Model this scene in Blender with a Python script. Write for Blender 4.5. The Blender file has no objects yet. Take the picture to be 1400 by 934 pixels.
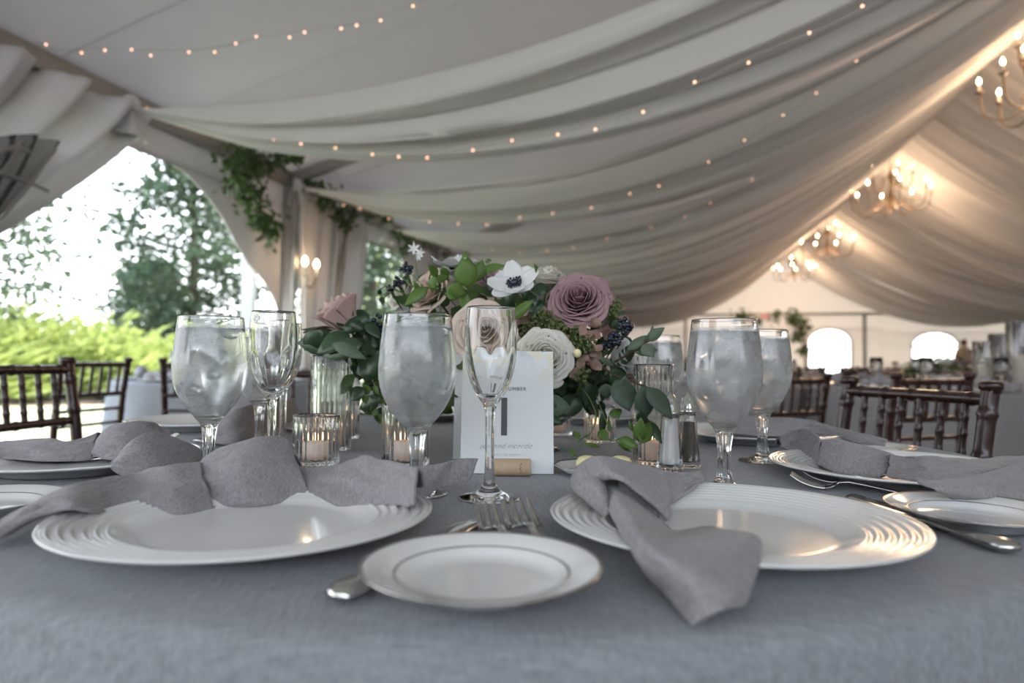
import bpy, math, random
from mathutils import Vector, Matrix, noise
random.seed(7)
PI = math.pi
COL = bpy.context.scene.collection
SC = bpy.context.scene
# ------------------------------------------------------------------ camera
F = 933.0
CAMZ = 0.903
pitch = math.atan(27 / 933); roll = math.radians(0.5)
fw = Vector((0, math.cos(pitch), math.sin(pitch)))
r0 = Vector((1, 0, 0)); u0 = r0.cross(fw)
rt = r0 * math.cos(roll) + u0 * math.sin(roll)
up = -r0 * math.sin(roll) + u0 * math.cos(roll)
CAM = Vector((0, 0, CAMZ))
def ray(px, py): return fw + rt * ((px - 700) / F) + up * ((467 - py) / F)
def P(px, py, d):
    r = ray(px, py); return CAM + r * (d / r.y)
def Q(px, py, z):
    r = ray(px, py); return CAM + r * ((z - CAMZ) / r.z)
# tent frame: s along the ridge, t across it
AX = Vector((0.235, 0.972, 0)).normalized(); AT = Vector((AX.y, -AX.x, 0))
def TT(s, t, z=0.0): return AX * s + AT * t + Vector((0, 0, z))
TW = -3.81           # left wall
TR = 3.81            # ridge
TE = 11.43           # right wall
ZE, ZR = 2.77, 4.95  # eave and ridge height
BAY = 4.31
S_END = 27.5
def W(px, py, t=TW):          # where a sight line meets the side wall: (s, z)
    r = ray(px, py); k = t / r.dot(AT); p = CAM + r * k
    return p.dot(AX), p.z
cam = bpy.data.objects.new('camera', bpy.data.cameras.new('camera')); COL.objects.link(cam)
M = Matrix((rt, up, -fw)).transposed().to_4x4(); M.translation = CAM; cam.matrix_world = M
cam.data.lens = 24; cam.data.sensor_width = 36; cam.data.clip_start = 0.02; cam.data.clip_end = 500
cam.data.dof.use_dof = True; cam.data.dof.focus_distance = 0.86; cam.data.dof.aperture_fstop = 3.6
SC.camera = cam
# ------------------------------------------------------------------ materials
def nt(name):
    m = bpy.data.materials.new(name); m.use_nodes = True
    n = m.node_tree; b = n.nodes['Principled BSDF']
    return m, n, b
def mat(name, col, rough=0.5, metal=0.0, spec=0.5, coat=0.0, emit=None, es=0.0, var=0.0, vscale=20.0, bump=0.0, bscale=60.0, sheen=0.0, sss=0.0, trans=0.0, ior=1.45, alpha=1.0):
    m, n, b = nt(name)
    b.inputs['Base Color'].default_value = (*col, 1); b.inputs['Roughness'].default_value = rough
    b.inputs['Metallic'].default_value = metal; b.inputs['Specular IOR Level'].default_value = spec
    b.inputs['Coat Weight'].default_value = coat; b.inputs['IOR'].default_value = ior
    b.inputs['Transmission Weight'].default_value = trans; b.inputs['Alpha'].default_value = alpha
    b.inputs['Sheen Weight'].default_value = sheen
    if sss:
        b.inputs['Subsurface Weight'].default_value = sss; b.inputs['Subsurface Radius'].default_value = (.01, .006, .004); b.inputs['Subsurface Scale'].default_value = 1
    if emit: b.inputs['Emission Color'].default_value = (*emit, 1); b.inputs['Emission Strength'].default_value = es
    tc = n.nodes.new('ShaderNodeTexCoord')
    if var:
        no = n.nodes.new('ShaderNodeTexNoise'); no.inputs['Scale'].default_value = vscale; no.inputs['Detail'].default_value = 4
        mx = n.nodes.new('ShaderNodeMix'); mx.data_type = 'RGBA'
        mx.inputs[6].default_value = (*[max(0, c * (1 - var)) for c in col], 1); mx.inputs[7].default_value = (*[min(1, c * (1 + var)) for c in col], 1)
        n.links.new(tc.outputs['Object'], no.inputs['Vector']); n.links.new(no.outputs['Fac'], mx.inputs[0]); n.links.new(mx.outputs[2], b.inputs['Base Color'])
    if bump:
        no = n.nodes.new('ShaderNodeTexNoise'); no.inputs['Scale'].default_value = bscale; no.inputs['Detail'].default_value = 3
        bp = n.nodes.new('ShaderNodeBump'); bp.inputs['Strength'].default_value = bump; bp.inputs['Distance'].default_value = 0.002
        n.links.new(tc.outputs['Object'], no.inputs['Vector']); n.links.new(no.outputs['Fac'], bp.inputs['Height']); n.links.new(bp.outputs[0], b.inputs['Normal'])
    return m
def linen(name, col, sc=900, strength=.5, sheen=.15, var=.10):
    """woven linen: two crossed thread directions plus slubs"""
    m, n, b = nt(name); L = n.links
    b.inputs['Roughness'].default_value = .9; b.inputs['Specular IOR Level'].default_value = .2; b.inputs['Sheen Weight'].default_value = sheen
    tc = n.nodes.new('ShaderNodeTexCoord')
    hs = []
    for st in ((sc, sc * .08, sc * .3), (sc * .08, sc, sc * .3)):
        mp = n.nodes.new('ShaderNodeMapping'); mp.inputs['Scale'].default_value = st
        no = n.nodes.new('ShaderNodeTexNoise'); no.inputs['Scale'].default_value = 1; no.inputs['Detail'].default_value = 2
        L.new(tc.outputs['Object'], mp.inputs['Vector']); L.new(mp.outputs[0], no.inputs['Vector']); hs.append(no)
    ad = n.nodes.new('ShaderNodeMath'); ad.operation = 'ADD'; L.new(hs[0].outputs['Fac'], ad.inputs[0]); L.new(hs[1].outputs['Fac'], ad.inputs[1])
    mr = n.nodes.new('ShaderNodeMapRange'); mr.inputs['From Min'].default_value = .7; mr.inputs['From Max'].default_value = 1.3
    L.new(ad.outputs[0], mr.inputs['Value'])
    mx = n.nodes.new('ShaderNodeMix'); mx.data_type = 'RGBA'
    mx.inputs[6].default_value = (*[c * (1 - var) for c in col], 1); mx.inputs[7].default_value = (*[c * (1 + var) for c in col], 1)
    L.new(mr.outputs[0], mx.inputs[0]); L.new(mx.outputs[2], b.inputs['Base Color'])
    bp = n.nodes.new('ShaderNodeBump'); bp.inputs['Strength'].default_value = strength; bp.inputs['Distance'].default_value = .0006
    L.new(mr.outputs[0], bp.inputs['Height']); L.new(bp.outputs[0], b.inputs['Normal'])
    return m
def sheer(name, col, tl=.4, clear=.0, fold=None):
    """fabric that scatters light on both sides and lets some through"""
    m = bpy.data.materials.new(name); m.use_nodes = True; n = m.node_tree; n.nodes.clear(); L = n.links
    o = n.nodes.new('ShaderNodeOutputMaterial'); d = n.nodes.new('ShaderNodeBsdfDiffuse'); t = n.nodes.new('ShaderNodeBsdfTranslucent')
    d.inputs[0].default_value = (*col, 1); t.inputs[0].default_value = (*col, 1)
    mx = n.nodes.new('ShaderNodeMixShader'); mx.inputs[0].default_value = tl; L.new(d.outputs[0], mx.inputs[1]); L.new(t.outputs[0], mx.inputs[2]); last = mx
    if clear:
        tr = n.nodes.new('ShaderNodeBsdfTransparent'); m2 = n.nodes.new('ShaderNodeMixShader'); m2.inputs[0].default_value = clear
        L.new(last.outputs[0], m2.inputs[1]); L.new(tr.outputs[0], m2.inputs[2]); last = m2
    L.new(last.outputs[0], o.inputs[0]); return m
def leafmat(name, col, col2, rough=.45, tl=.25):
    m, n, b = nt(name); L = n.links
    b.inputs['Roughness'].default_value = rough
    tc = n.nodes.new('ShaderNodeTexCoord'); no = n.nodes.new('ShaderNodeTexNoise'); no.inputs['Scale'].default_value = 14; no.inputs['Detail'].default_value = 3
    mx = n.nodes.new('ShaderNodeMix'); mx.data_type = 'RGBA'; mx.inputs[6].default_value = (*col, 1); mx.inputs[7].default_value = (*col2, 1)
    mr = n.nodes.new('ShaderNodeMapRange'); mr.inputs['From Min'].default_value = .35; mr.inputs['From Max'].default_value = .65
    L.new(tc.outputs['Object'], no.inputs['Vector']); L.new(no.outputs['Fac'], mr.inputs['Value']); L.new(mr.outputs[0], mx.inputs[0]); L.new(mx.outputs[2], b.inputs['Base Color'])
    t = n.nodes.new('ShaderNodeBsdfTranslucent'); L.new(mx.outputs[2], t.inputs[0])
    ms = n.nodes.new('ShaderNodeMixShader'); ms.inputs[0].default_value = tl
    o = n.nodes['Material Output']; L.new(b.outputs[0], ms.inputs[1]); L.new(t.outputs[0], ms.inputs[2]); L.new(ms.outputs[0], o.inputs[0])
    return m
def glassmat(name, col=(1, 1, 1), rough=0.0, ior=1.45):
    m = bpy.data.materials.new(name); m.use_nodes = True; n = m.node_tree; n.nodes.clear()
    o = n.nodes.new('ShaderNodeOutputMaterial'); g = n.nodes.new('ShaderNodeBsdfGlass')
    g.inputs['Color'].default_value = (*col, 1); g.inputs['Roughness'].default_value = rough; g.inputs['IOR'].default_value = ior
    n.links.new(g.outputs[0], o.inputs[0]); return m
def mistglass(name, z0, z1):
    """glass with a film of condensation between two heights of the object"""
    m = bpy.data.materials.new(name); m.use_nodes = True; n = m.node_tree; n.nodes.clear(); L = n.links
    o = n.nodes.new('ShaderNodeOutputMaterial'); g = n.nodes.new('ShaderNodeBsdfGlass'); d = n.nodes.new('ShaderNodeBsdfTranslucent'); dd = n.nodes.new('ShaderNodeBsdfDiffuse')
    d.inputs[0].default_value = (.95, .97, 1, 1); dd.inputs[0].default_value = (.93, .95, .98, 1)
    tc = n.nodes.new('ShaderNodeTexCoord'); sp = n.nodes.new('ShaderNodeSeparateXYZ'); L.new(tc.outputs['Object'], sp.inputs[0])
    a = n.nodes.new('ShaderNodeMapRange'); a.interpolation_type = 'SMOOTHSTEP'
    a.inputs['From Min'].default_value = z0; a.inputs['From Max'].default_value = z0 + .012
    b = n.nodes.new('ShaderNodeMapRange'); b.inputs['From Min'].default_value = z1; b.inputs['From Max'].default_value = z1 - .004
    L.new(sp.outputs[2], a.inputs['Value']); L.new(sp.outputs[2], b.inputs['Value'])
    no = n.nodes.new('ShaderNodeTexNoise'); no.inputs['Scale'].default_value = 24; no.inputs['Detail'].default_value = 7; L.new(tc.outputs['Object'], no.inputs['Vector'])
    nr = n.nodes.new('ShaderNodeMapRange'); nr.inputs['From Min'].default_value = .3; nr.inputs['From Max'].default_value = .62; L.new(no.outputs['Fac'], nr.inputs['Value'])
    ml = n.nodes.new('ShaderNodeMath'); ml.operation = 'MULTIPLY'; L.new(a.outputs[0], ml.inputs[0]); L.new(b.outputs[0], ml.inputs[1])
    m2 = n.nodes.new('ShaderNodeMath'); m2.operation = 'MULTIPLY'; L.new(ml.outputs[0], m2.inputs[0]); L.new(nr.outputs[0], m2.inputs[1])
    rg = n.nodes.new('ShaderNodeMath'); rg.operation = 'MULTIPLY'; rg.inputs[1].default_value = .22; L.new(m2.outputs[0], rg.inputs[0]); L.new(rg.outputs[0], g.inputs['Roughness'])
    fc = n.nodes.new('ShaderNodeMath'); fc.operation = 'MULTIPLY'; fc.inputs[1].default_value = .36; L.new(m2.outputs[0], fc.inputs[0])
    md = n.nodes.new('ShaderNodeMixShader'); md.inputs[0].default_value = .45; L.new(d.outputs[0], md.inputs[1]); L.new(dd.outputs[0], md.inputs[2])
    ms = n.nodes.new('ShaderNodeMixShader'); L.new(fc.outputs[0], ms.inputs[0]); L.new(g.outputs[0], ms.inputs[1]); L.new(md.outputs[0], ms.inputs[2])
    L.new(ms.outputs[0], o.inputs[0]); return m
MAT = dict(
    cloth=linen('grey table linen', (.262, .272, .297), 520, .9, .15, .20),
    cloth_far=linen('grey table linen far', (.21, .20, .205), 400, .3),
    napkin=linen('mauve grey napkin linen', (.275, .257, .272), 800, .8, .2, .22),
    china=mat('white china', (.80, .80, .80), .08, coat=.5),
    platinum=mat('platinum band', (.45, .44, .43), .2, metal=1),
    steel=mat('polished steel', (.62, .61, .60), .12, metal=1),
    glass=glassmat('clear glass'),
    ribglass=glassmat('ribbed glass', (.97, .98, .98), 0.02, 1.47),
    water=glassmat('water', (.99, 1, 1), 0, 1.333),
    ice=mat('ice', (.92, .95, .98), .25, trans=.85, ior=1.2),
    wax=mat('candle wax', (.85, .78, .72), .5, sss=.3, emit=(1, .55, .35), es=.12),  # faint warm emission stands in for flame light glowing through the wax
    wick=mat('wick', (.03, .02, .02), .9),
    flame=mat('flame', (1, .6, .3), .5, emit=(1, .62, .32), es=16),
    salt=mat('salt', (.85, .85, .85), .9, bump=.4, bscale=900),
    pepper=mat('pepper', (.10, .085, .07), .9, var=.9, vscale=900, bump=.6, bscale=700),
    wood=mat('mahogany', (.030, .009, .008), .28, coat=.2, var=.3, vscale=30),
    cork=mat('pale wood', (.50, .37, .25), .6, var=.12, vscale=160),
    paper=mat('card paper', (.74, .75, .76), .7),
    ink=mat('grey ink', (.10, .095, .10), .7),
    butter=mat('butter', (.80, .74, .42), .4, sss=.2),
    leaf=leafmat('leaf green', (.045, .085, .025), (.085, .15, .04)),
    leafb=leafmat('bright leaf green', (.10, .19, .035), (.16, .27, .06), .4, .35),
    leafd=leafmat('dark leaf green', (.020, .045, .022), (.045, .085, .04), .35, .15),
    euca=leafmat('grey green eucalyptus', (.085, .13, .09), (.13, .18, .12), .55, .2),
    stem=mat('brown stem', (.09, .045, .025), .7), gstem=mat('green stem', (.09, .15, .04), .6),
    mauve=leafmat('mauve petal', (.44, .27, .30), (.54, .36, .38), .6, .3),
    blush=leafmat('blush petal', (.60, .40, .38), (.68, .50, .46), .6, .3),
    peach=leafmat('peach petal', (.72, .56, .47), (.76, .66, .58), .6, .3),
    ivory=leafmat('ivory petal', (.74, .71, .62), (.80, .79, .74), .6, .3),
    white=leafmat('white petal', (.78, .79, .80), (.82, .82, .82), .6, .3),
    dusty=leafmat('dusty hydrangea', (.28, .15, .13), (.42, .28, .22), .6, .3),
    berry=mat('navy berry', (.012, .016, .035), .25, coat=.3),
    gberry=mat('green berry', (.10, .12, .04), .5, var=.4, vscale=200),
    tentw=sheer('tent vinyl', (.74, .715, .715), .135),
    wallw=sheer('tent wall vinyl', (.76, .74, .73), .15), wallb=sheer('tent end wall vinyl', (.78, .735, .70), .34),
    swag=sheer('sheer swag', (.78, .765, .755), .38, .12),
    curtain=sheer('white drape', (.74, .72, .71), .25),
    alu=mat('tent frame', (.30, .28, .26), .45, metal=.6),
    bronze=mat('bronze iron', (.16, .11, .07), .4, metal=.7),
    bulb=mat('lit bulb', (1, .8, .5), .4, emit=(1, .74, .42), es=40),
    fairy=mat('fairy bulb', (1, .7, .5), .4, emit=(1, .50, .32), es=2.6),
    wire=mat('clear wire', (.45, .44, .38), .4),
    grass=mat('lawn', (.36, .365, .22), .9, var=.4, vscale=3, bump=.5, bscale=40),
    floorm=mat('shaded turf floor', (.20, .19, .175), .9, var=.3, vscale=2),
    mulch=mat('bark mulch', (.10, .06, .045), .95, var=.5, vscale=9),
    hedge=leafmat('hedge leaf', (.28, .36, .10), (.48, .52, .18), .6, .35),
    treeg=leafmat('tree leaf', (.045, .075, .045), (.09, .13, .07), .6, .35),
    bark=mat('bark', (.08, .06, .045), .9, var=.3),
    cream=mat('cream shade', (.7, .64, .56), .7),
    vinyl=glassmat('clear vinyl', (.66, .66, .65), .10, 1.15),
    skin=mat('skin', (.45, .28, .20), .6), beige=mat('beige shirt', (.40, .32, .24), .9), hair=mat('dark hair', (.05, .03, .02), .7), dark=mat('dark trousers', (.04, .04, .05), .9),
    red_cloth=mat('dark red cloth', (.25, .03, .03), .9),
    red=mat('lit red sign', (.6, .25, .22), .5, emit=(1, .45, .4), es=.25),
    darkmetal=mat('dark shelf metal', (.05, .05, .05), .4),
)
# ------------------------------------------------------------------ mesh builder
CHD = {}
class MB:
    def __init__(s): s.v = []; s.f = []; s.mi = []
    def add(s, vs, fs, mi=0):
        o = len(s.v); s.v += [tuple(v) for v in vs]; s.f += [tuple(o + i for i in f) for f in fs]; s.mi += [mi] * len(fs); return s
    def box(s, c, d, R=None):
        c = Vector(c); hx, hy, hz = [a / 2 for a in d]
        vs = [Vector((x, y, z)) for x in (-hx, hx) for y in (-hy, hy) for z in (-hz, hz)]
        if R is not None: vs = [R @ v for v in vs]
        return s.add([c + v for v in vs], [(0, 1, 3, 2), (4, 6, 7, 5), (0, 4, 5, 1), (2, 3, 7, 6), (0, 2, 6, 4), (1, 5, 7, 3)])
    def lathe(s, prof, n=48, c=(0, 0, 0), R=None, closed=False, rib=None, mi=0):
        c = Vector(c); vs = []; fs = []; k = len(prof)
        for i in range(n):
            a = 2 * PI * i / n
            for j, (r, z) in enumerate(prof):
                rr = r if rib is None else rib(r, z, a, j)
                v = Vector((rr * math.cos(a), rr * math.sin(a), z)); vs.append(c + (R @ v if R is not None else v))
        m = k if closed else k - 1
        for i in range(n):
            i2 = (i + 1) % n
            for j in range(m):
                j2 = (j + 1) % k; fs.append((i * k + j, i2 * k + j, i2 * k + j2, i * k + j2))
        return s.add(vs, fs, mi)
    def tube(s, pts, rad, n=8, caps=True, mi=0):
        pts = [Vector(p) for p in pts]; rs = rad if isinstance(rad, (list, tuple)) else [rad] * len(pts)
        vs = []; fs = []; prev = None
        for i, p in enumerate(pts):
            t = (pts[min(i + 1, len(pts) - 1)] - pts[max(i - 1, 0)])
            t = t.normalized() if t.length > 1e-9 else Vector((0, 0, 1))
            if prev is None:
                a = Vector((0, 0, 1)) if abs(t.z) < .9 else Vector((1, 0, 0)); a = (a - t * a.dot(t)).normalized()
            else:
                a = prev - t * prev.dot(t); a = a.normalized() if a.length > 1e-6 else prev
            prev = a; b = t.cross(a)
            for k in range(n):
                g = 2 * PI * k / n; vs.append(p + (a * math.cos(g) + b * math.sin(g)) * rs[i])
        for i in range(len(pts) - 1):
            for k in range(n):
                k2 = (k + 1) % n; fs.append((i * n + k, i * n + k2, (i + 1) * n + k2, (i + 1) * n + k))
        if caps:
            fs.append(tuple(range(n - 1, -1, -1))); fs.append(tuple((len(pts) - 1) * n + k for k in range(n)))
        return s.add(vs, fs, mi)
    def ball(s, c, r, nu=10, nv=6, sc=(1, 1, 1), mi=0):
        prof = [(max(1e-5, r * math.sin(PI * j / nv)), -r * math.cos(PI * j / nv)) for j in range(nv + 1)]
        R = Matrix.Diagonal(Vector(sc)); return s.lathe(prof, nu, c, R, mi=mi)
    def grid(s, G, mi=0, closeu=False):
        nu = len(G); nv = len(G[0]); vs = [p for row in G for p in row]; fs = []
        for i in range(nu if closeu else nu - 1):
            i2 = (i + 1) % nu
            for j in range(nv - 1): fs.append((i * nv + j, i2 * nv + j, i2 * nv + j + 1, i * nv + j + 1))
        return s.add(vs, fs, mi)
    def leaf(s, p, d, nrm, L, Wd, bend=.15, mi=0, pinch=1.0):
        d = Vector(d).normalized(); nrm = Vector(nrm); nrm = nrm - d * nrm.dot(d)
        nrm = nrm.normalized() if nrm.length > 1e-5 else d.orthogonal().normalized(); sd = d.cross(nrm)
        G = []
        for i in range(6):
            u = i / 5; w = Wd * .5 * (math.sin(PI * min(1, u ** .85 * .97 + .03)) ** .8) * (1 if u < .6 else 1 - (u - .6) * .45 * pinch)
            if i == 5: w = .0004
            c = Vector(p) + d * (L * u) - nrm * (bend * L * u * u)
            G.append([c + sd * w + nrm * (w * .22), c - nrm * 0.0, c - sd * w + nrm * (w * .22)])
        return s.grid(G, mi)
    def quadleaf(s, p, d, nrm, L, Wd, mi=0):
        d = Vector(d); sd = d.cross(Vector(nrm)); sd = sd.normalized() if sd.length > 1e-5 else Vector((1, 0, 0)); p = Vector(p)
        return s.add([p, p + d * L * .5 + sd * Wd / 2, p + d * L, p + d * L * .5 - sd * Wd / 2], [(0, 1, 2, 3)], mi)
    def build(s, name, m, parent=None, smooth=True, solid=0, sub=0, bevel=0, weld=False):
        me = bpy.data.meshes.new(name); me.from_pydata(s.v, [], s.f)
        for q in (m if isinstance(m, (list, tuple)) else [m]): me.materials.append(MAT[q] if isinstance(q, str) else q)
        me.polygons.foreach_set('material_index', s.mi); me.polygons.foreach_set('use_smooth', [smooth] * len(s.f)); me.update()
        o = bpy.data.objects.new(name, me); COL.objects.link(o)
        if parent is not None: o.parent = parent; CHD.setdefault(parent.name, []).append(o)
        if weld: w = o.modifiers.new('w', 'WELD'); w.merge_threshold = 1e-5
        if sub: q = o.modifiers.new('s', 'SUBSURF'); q.levels = q.render_levels = sub
        if solid: q = o.modifiers.new('t', 'SOLIDIFY'); q.thickness = solid; q.offset = 0
        if bevel: q = o.modifiers.new('b', 'BEVEL'); q.width = bevel; q.segments = 2
        return o
def empty(name, loc=(0, 0, 0), rz=0, label=None, cat=None, group=None):
    o = bpy.data.objects.new(name, None); o.empty_display_size = .05; COL.objects.link(o); o.location = loc; o.rotation_euler = (0, 0, rz)
    return tag(o, label, cat, group)
def tag(o, label=None, cat=None, group=None, kind=None):
    if label: o['label'] = label
    if cat: o['category'] = cat
    if group: o['group'] = group
    if kind: o['kind'] = kind
    return o
def struct(o): o['kind'] = 'structure'; return o
def copy_tree(o, parent=None):
    c = o.copy(); COL.objects.link(c)
    if parent is not None: c.parent = parent; CHD.setdefault(parent.name, []).append(c)
    for ch in list(KIDS(o)): copy_tree(ch, c)
    return c
def KIDS(o): return CHD.get(o.name, [])
def clone(o, loc=None, rz=None, label=None, group=None, sc=None):
    c = copy_tree(o)
    if loc is not None: c.location = loc
    if rz is not None: c.rotation_euler = (0, 0, rz)
    if label: c['label'] = label
    if group: c['group'] = group
    if sc: c.scale = sc
    return c
def cr(p, t):            # catmull-rom through a list at parameter t in [0, len-1]
    n = len(p); i = min(int(t), n - 2); f = t - i
    a = p[i - 1] if i > 0 else p[i] * 2 - p[i + 1]; b = p[i]; c = p[i + 1]; d = p[i + 2] if i + 2 < n else p[i + 1] * 2 - p[i]
    return (b * 2 + (c - a) * f + (a * 2 - b * 5 + c * 4 - d) * f * f + (b * 3 - a - c * 3 + d) * f ** 3) * .5
def smooth_path(pts, k=6):
    pts = [Vector(p) for p in pts]; n = (len(pts) - 1) * k
    return [cr(pts, i / k) for i in range(n + 1)]
def patch(mb, rows, ku=6, kv=5, wr=0.0, wf=40.0, seed=0, floor=None):
    """smooth cloth through rows of control points, lightly wrinkled"""
    R = [smooth_path(r, kv) for r in rows]; n = len(R[0]); cols = [smooth_path([r[j] for r in R], ku) for j in range(n)]
    G = [[cols[j][i] for j in range(n)] for i in range(len(cols[0]))]
    H = []
    for i, row in enumerate(G):
        nr = []
        for j, p in enumerate(row):
            a = G[min(i + 1, len(G) - 1)][j] - G[max(i - 1, 0)][j]; b = row[min(j + 1, n - 1)] - row[max(j - 1, 0)]
            nn = a.cross(b); nn = nn.normalized() if nn.length > 1e-9 else Vector((0, 0, 1))
            q = p.copy()
            if wr:
                w = noise.noise(Vector((p.x * wf + seed, p.y * wf, p.z * wf * 1.6))) + .5 * noise.noise(Vector((p.x * wf * 2.3, p.y * wf * 2.3 + seed, p.z * wf * 3)))
                q += nn * (wr * w)
            if floor is not None and q.z < floor: q.z = floor
            nr.append(q)
        H.append(nr)
    return mb.grid(H)

def sharp(prof, e=.0005):
    """support points beside each hard corner so a smooth-shaded turned shape keeps its edges"""
    out = []
    for i, (r, z) in enumerate(prof):
        if 0 < i < len(prof) - 1:
            a = Vector((prof[i - 1][0] - r, prof[i - 1][1] - z)); b = Vector((prof[i + 1][0] - r, prof[i + 1][1] - z))
            if a.length > 3 * e and b.length > 3 * e and abs(math.pi - a.angle(b)) > .7:
                a.normalize(); b.normalize()
                out += [(r + a.x * e * 1.5, z + a.y * e * 1.5), (r + (a.x + b.x) * e * .35, z + (a.y + b.y) * e * .35), (r + b.x * e * 1.5, z + b.y * e * 1.5)]; continue
        out.append((r, z))
    return out
# ------------------------------------------------------------------ the tent and the ground
def roofz(t): return ZE + (ZR - ZE) * (1 - abs(t - TR) / (TR - TW))
S0 = -5.0
mb = MB(); mb.box((0, 0, 0), (0, 0, 0)) if False else None
mb.add([TT(S0, TW - 30, -.04), TT(S0 - 30, TW - 30, -.04), TT(S0 - 30, 60, -.04), TT(S0, 60, -.04)], []) if False else None
g = MB(); n = 24
G = [[TT(-35 + 120 * i / n, -70 + 140 * j / n, -.05) for j in range(n + 1)] for i in range(n + 1)]
g.grid(G); struct(g.build('ground', 'grass'))
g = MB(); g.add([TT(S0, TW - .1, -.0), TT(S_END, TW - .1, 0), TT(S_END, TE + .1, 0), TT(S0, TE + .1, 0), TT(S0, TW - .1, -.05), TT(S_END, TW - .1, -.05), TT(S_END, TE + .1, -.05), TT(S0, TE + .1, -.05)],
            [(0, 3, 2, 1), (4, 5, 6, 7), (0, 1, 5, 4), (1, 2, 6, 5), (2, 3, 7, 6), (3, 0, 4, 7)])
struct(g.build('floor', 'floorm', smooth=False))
def slab(mb, pts, off):
    """a flat outline given thickness by an offset vector"""
    n = len(pts); off = Vector(off); mb.add([*pts, *[p + off for p in pts]], [tuple(range(n)), tuple(range(2 * n - 1, n - 1, -1))] + [(i, (i + 1) % n, n + (i + 1) % n, n + i) for i in range(n)])
r = MB()
for (ta, tb) in ((TW - .1, TR), (TR, TE + .1)):
    slab(r, [TT(S0, ta, roofz(ta)), TT(S_END, ta, roofz(ta)), TT(S_END, tb, roofz(tb)), TT(S0, tb, roofz(tb))], (0, 0, .012))
# seams welded into the roof skin between the rafters
for k in range(-1, 7):
    s = -1.15 + 1.08 * k * 1 + .4
struct(r.build('ceiling', 'tentw', smooth=False))
sm = MB()
for s in [2.35 + 1.08 * k for k in range(-1, 8)]:
    sm.tube([TT(s, TW, roofz(TW) - .006), TT(s, TR, roofz(TR) - .006)], .005, 5)
struct(sm.build('trim_1', 'curtain'))
# frame: eave beams, ridge, rafters, legs
def beam(name, a, b, w, h):
    a = Vector(a); b = Vector(b); d = (b - a); x = d.normalized(); z = Vector((0, 0, 1)); y = z.cross(x).normalized(); z = x.cross(y)
    m = MB(); R = Matrix((x, y, z)).transposed(); m.box((a + b) / 2, (d.length, w, h), R)
    return struct(m.build(name, 'alu', smooth=False, bevel=.008))
beam('trim_2', TT(S0, TW + .02, ZE - .06), TT(S_END, TW + .02, ZE - .06), .10, .13)
beam('trim_3', TT(S0, TE - .02, ZE - .06), TT(S_END, TE - .02, ZE - .06), .10, .13)
beam('trim_4', TT(S0, TR, ZR - .08), TT(S_END, TR, ZR - .08), .10, .14)
SLEG = [2 * 1.97 + 2.155 + BAY * k - BAY * 1 for k in range(-1, 7)]   # rafters between the arches
SLEG = [6.09 + BAY * k for k in range(-2, 5)]
for k, s in enumerate(SLEG):
    for q, (ta, tb) in enumerate(((TW, TR), (TE, TR))):
        beam('trim_%d' % (10 + k * 4 + q), TT(s, ta, roofz(ta) - .08), TT(s, tb, roofz(tb) - .08), .09, .10)
        m = MB(); m.box(TT(s, ta + (.03 if ta < 0 else -.03), ZE / 2 - .06), (.09, .09, ZE - .13)); struct(m.build('trim_%d' % (12 + k * 4 + q), 'alu', smooth=False))
# left wall with arched openings
ARC = [W(*p) for p in ((175, 197), (200, 203), (232, 218), (262, 240), (290, 270), (310, 300), (326, 330), (343, 360), (365, 385), (378, 408), (385, 430))]
C0 = 3.935; HW = max(a for a, z in ARC) - C0
prof = [(0, 2.42)] + [(a - C0, z) for a, z in ARC[1:]]
prof = sorted([(max(0, a), z) for a, z in prof]); prof = [(a, z) for a, z in prof]
zt = 2.42
outline = [(-HW, 0)] + [(-a, z) for a, z in reversed(prof)] + [(a, z) for a, z in prof[1:]] + [(HW, 0)]
wl = MB()
centres = [C0 + BAY * k for k in range(-2, 6)]
edges = [S0] + [c + sgn * BAY / 2 for c in centres for sgn in (1,)]
def wallrun(mb, t, centres, outline, s0, s1, th):
    off = AT * th
    for c in centres:
        a, b = c - BAY / 2, c + BAY / 2
        if c == centres[0]: a = s0
        if c == centres[-1]: b = s1
        top = ZE - .1
        L_ = [p for p in outline if p[0] <= 0]; R_ = [p for p in outline if p[0] >= 0]
        # strips between the opening's outline and the panel edges
        for seq, e in ((L_, a), (R_, b)):
            for i in range(len(seq) - 1):
                (x0, z0), (x1, z1) = seq[i], seq[i + 1]
                p = [TT(c + x0, t, z0), TT(c + x1, t, z1), TT(e, t, z1), TT(e, t, z0)]
                if (p[0] - p[1]).length < 1e-4: continue
                slab(mb, p, off)
        slab(mb, [TT(a, t, outline[len(outline) // 2][1]), TT(a, t, top), TT(b, t, top), TT(b, t, outline[len(outline) // 2][1])], off)
SOL = C0 + BAY * 1.5
wallrun(wl, TW - .03, centres[:4], outline, S0, SOL, -.01)
slab(wl, [TT(SOL, TW - .03, 0), TT(S_END, TW - .03, 0), TT(S_END, TW - .03, ZE - .1), TT(SOL, TW - .03, ZE - .1)], AT * -.01)
struct(wl.build('wall_left', 'wallw', smooth=False))
# right wall: plain white panels with three cathedral windows
wr = MB(); slab(wr, [TT(S0, TE + .03, 0), TT(S_END, TE + .03, 0), TT(S_END, TE + .03, ZE), TT(S0, TE + .03, ZE)], AT * .01)
struct(wr.build('wall_right', 'wallw', smooth=False))
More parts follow.
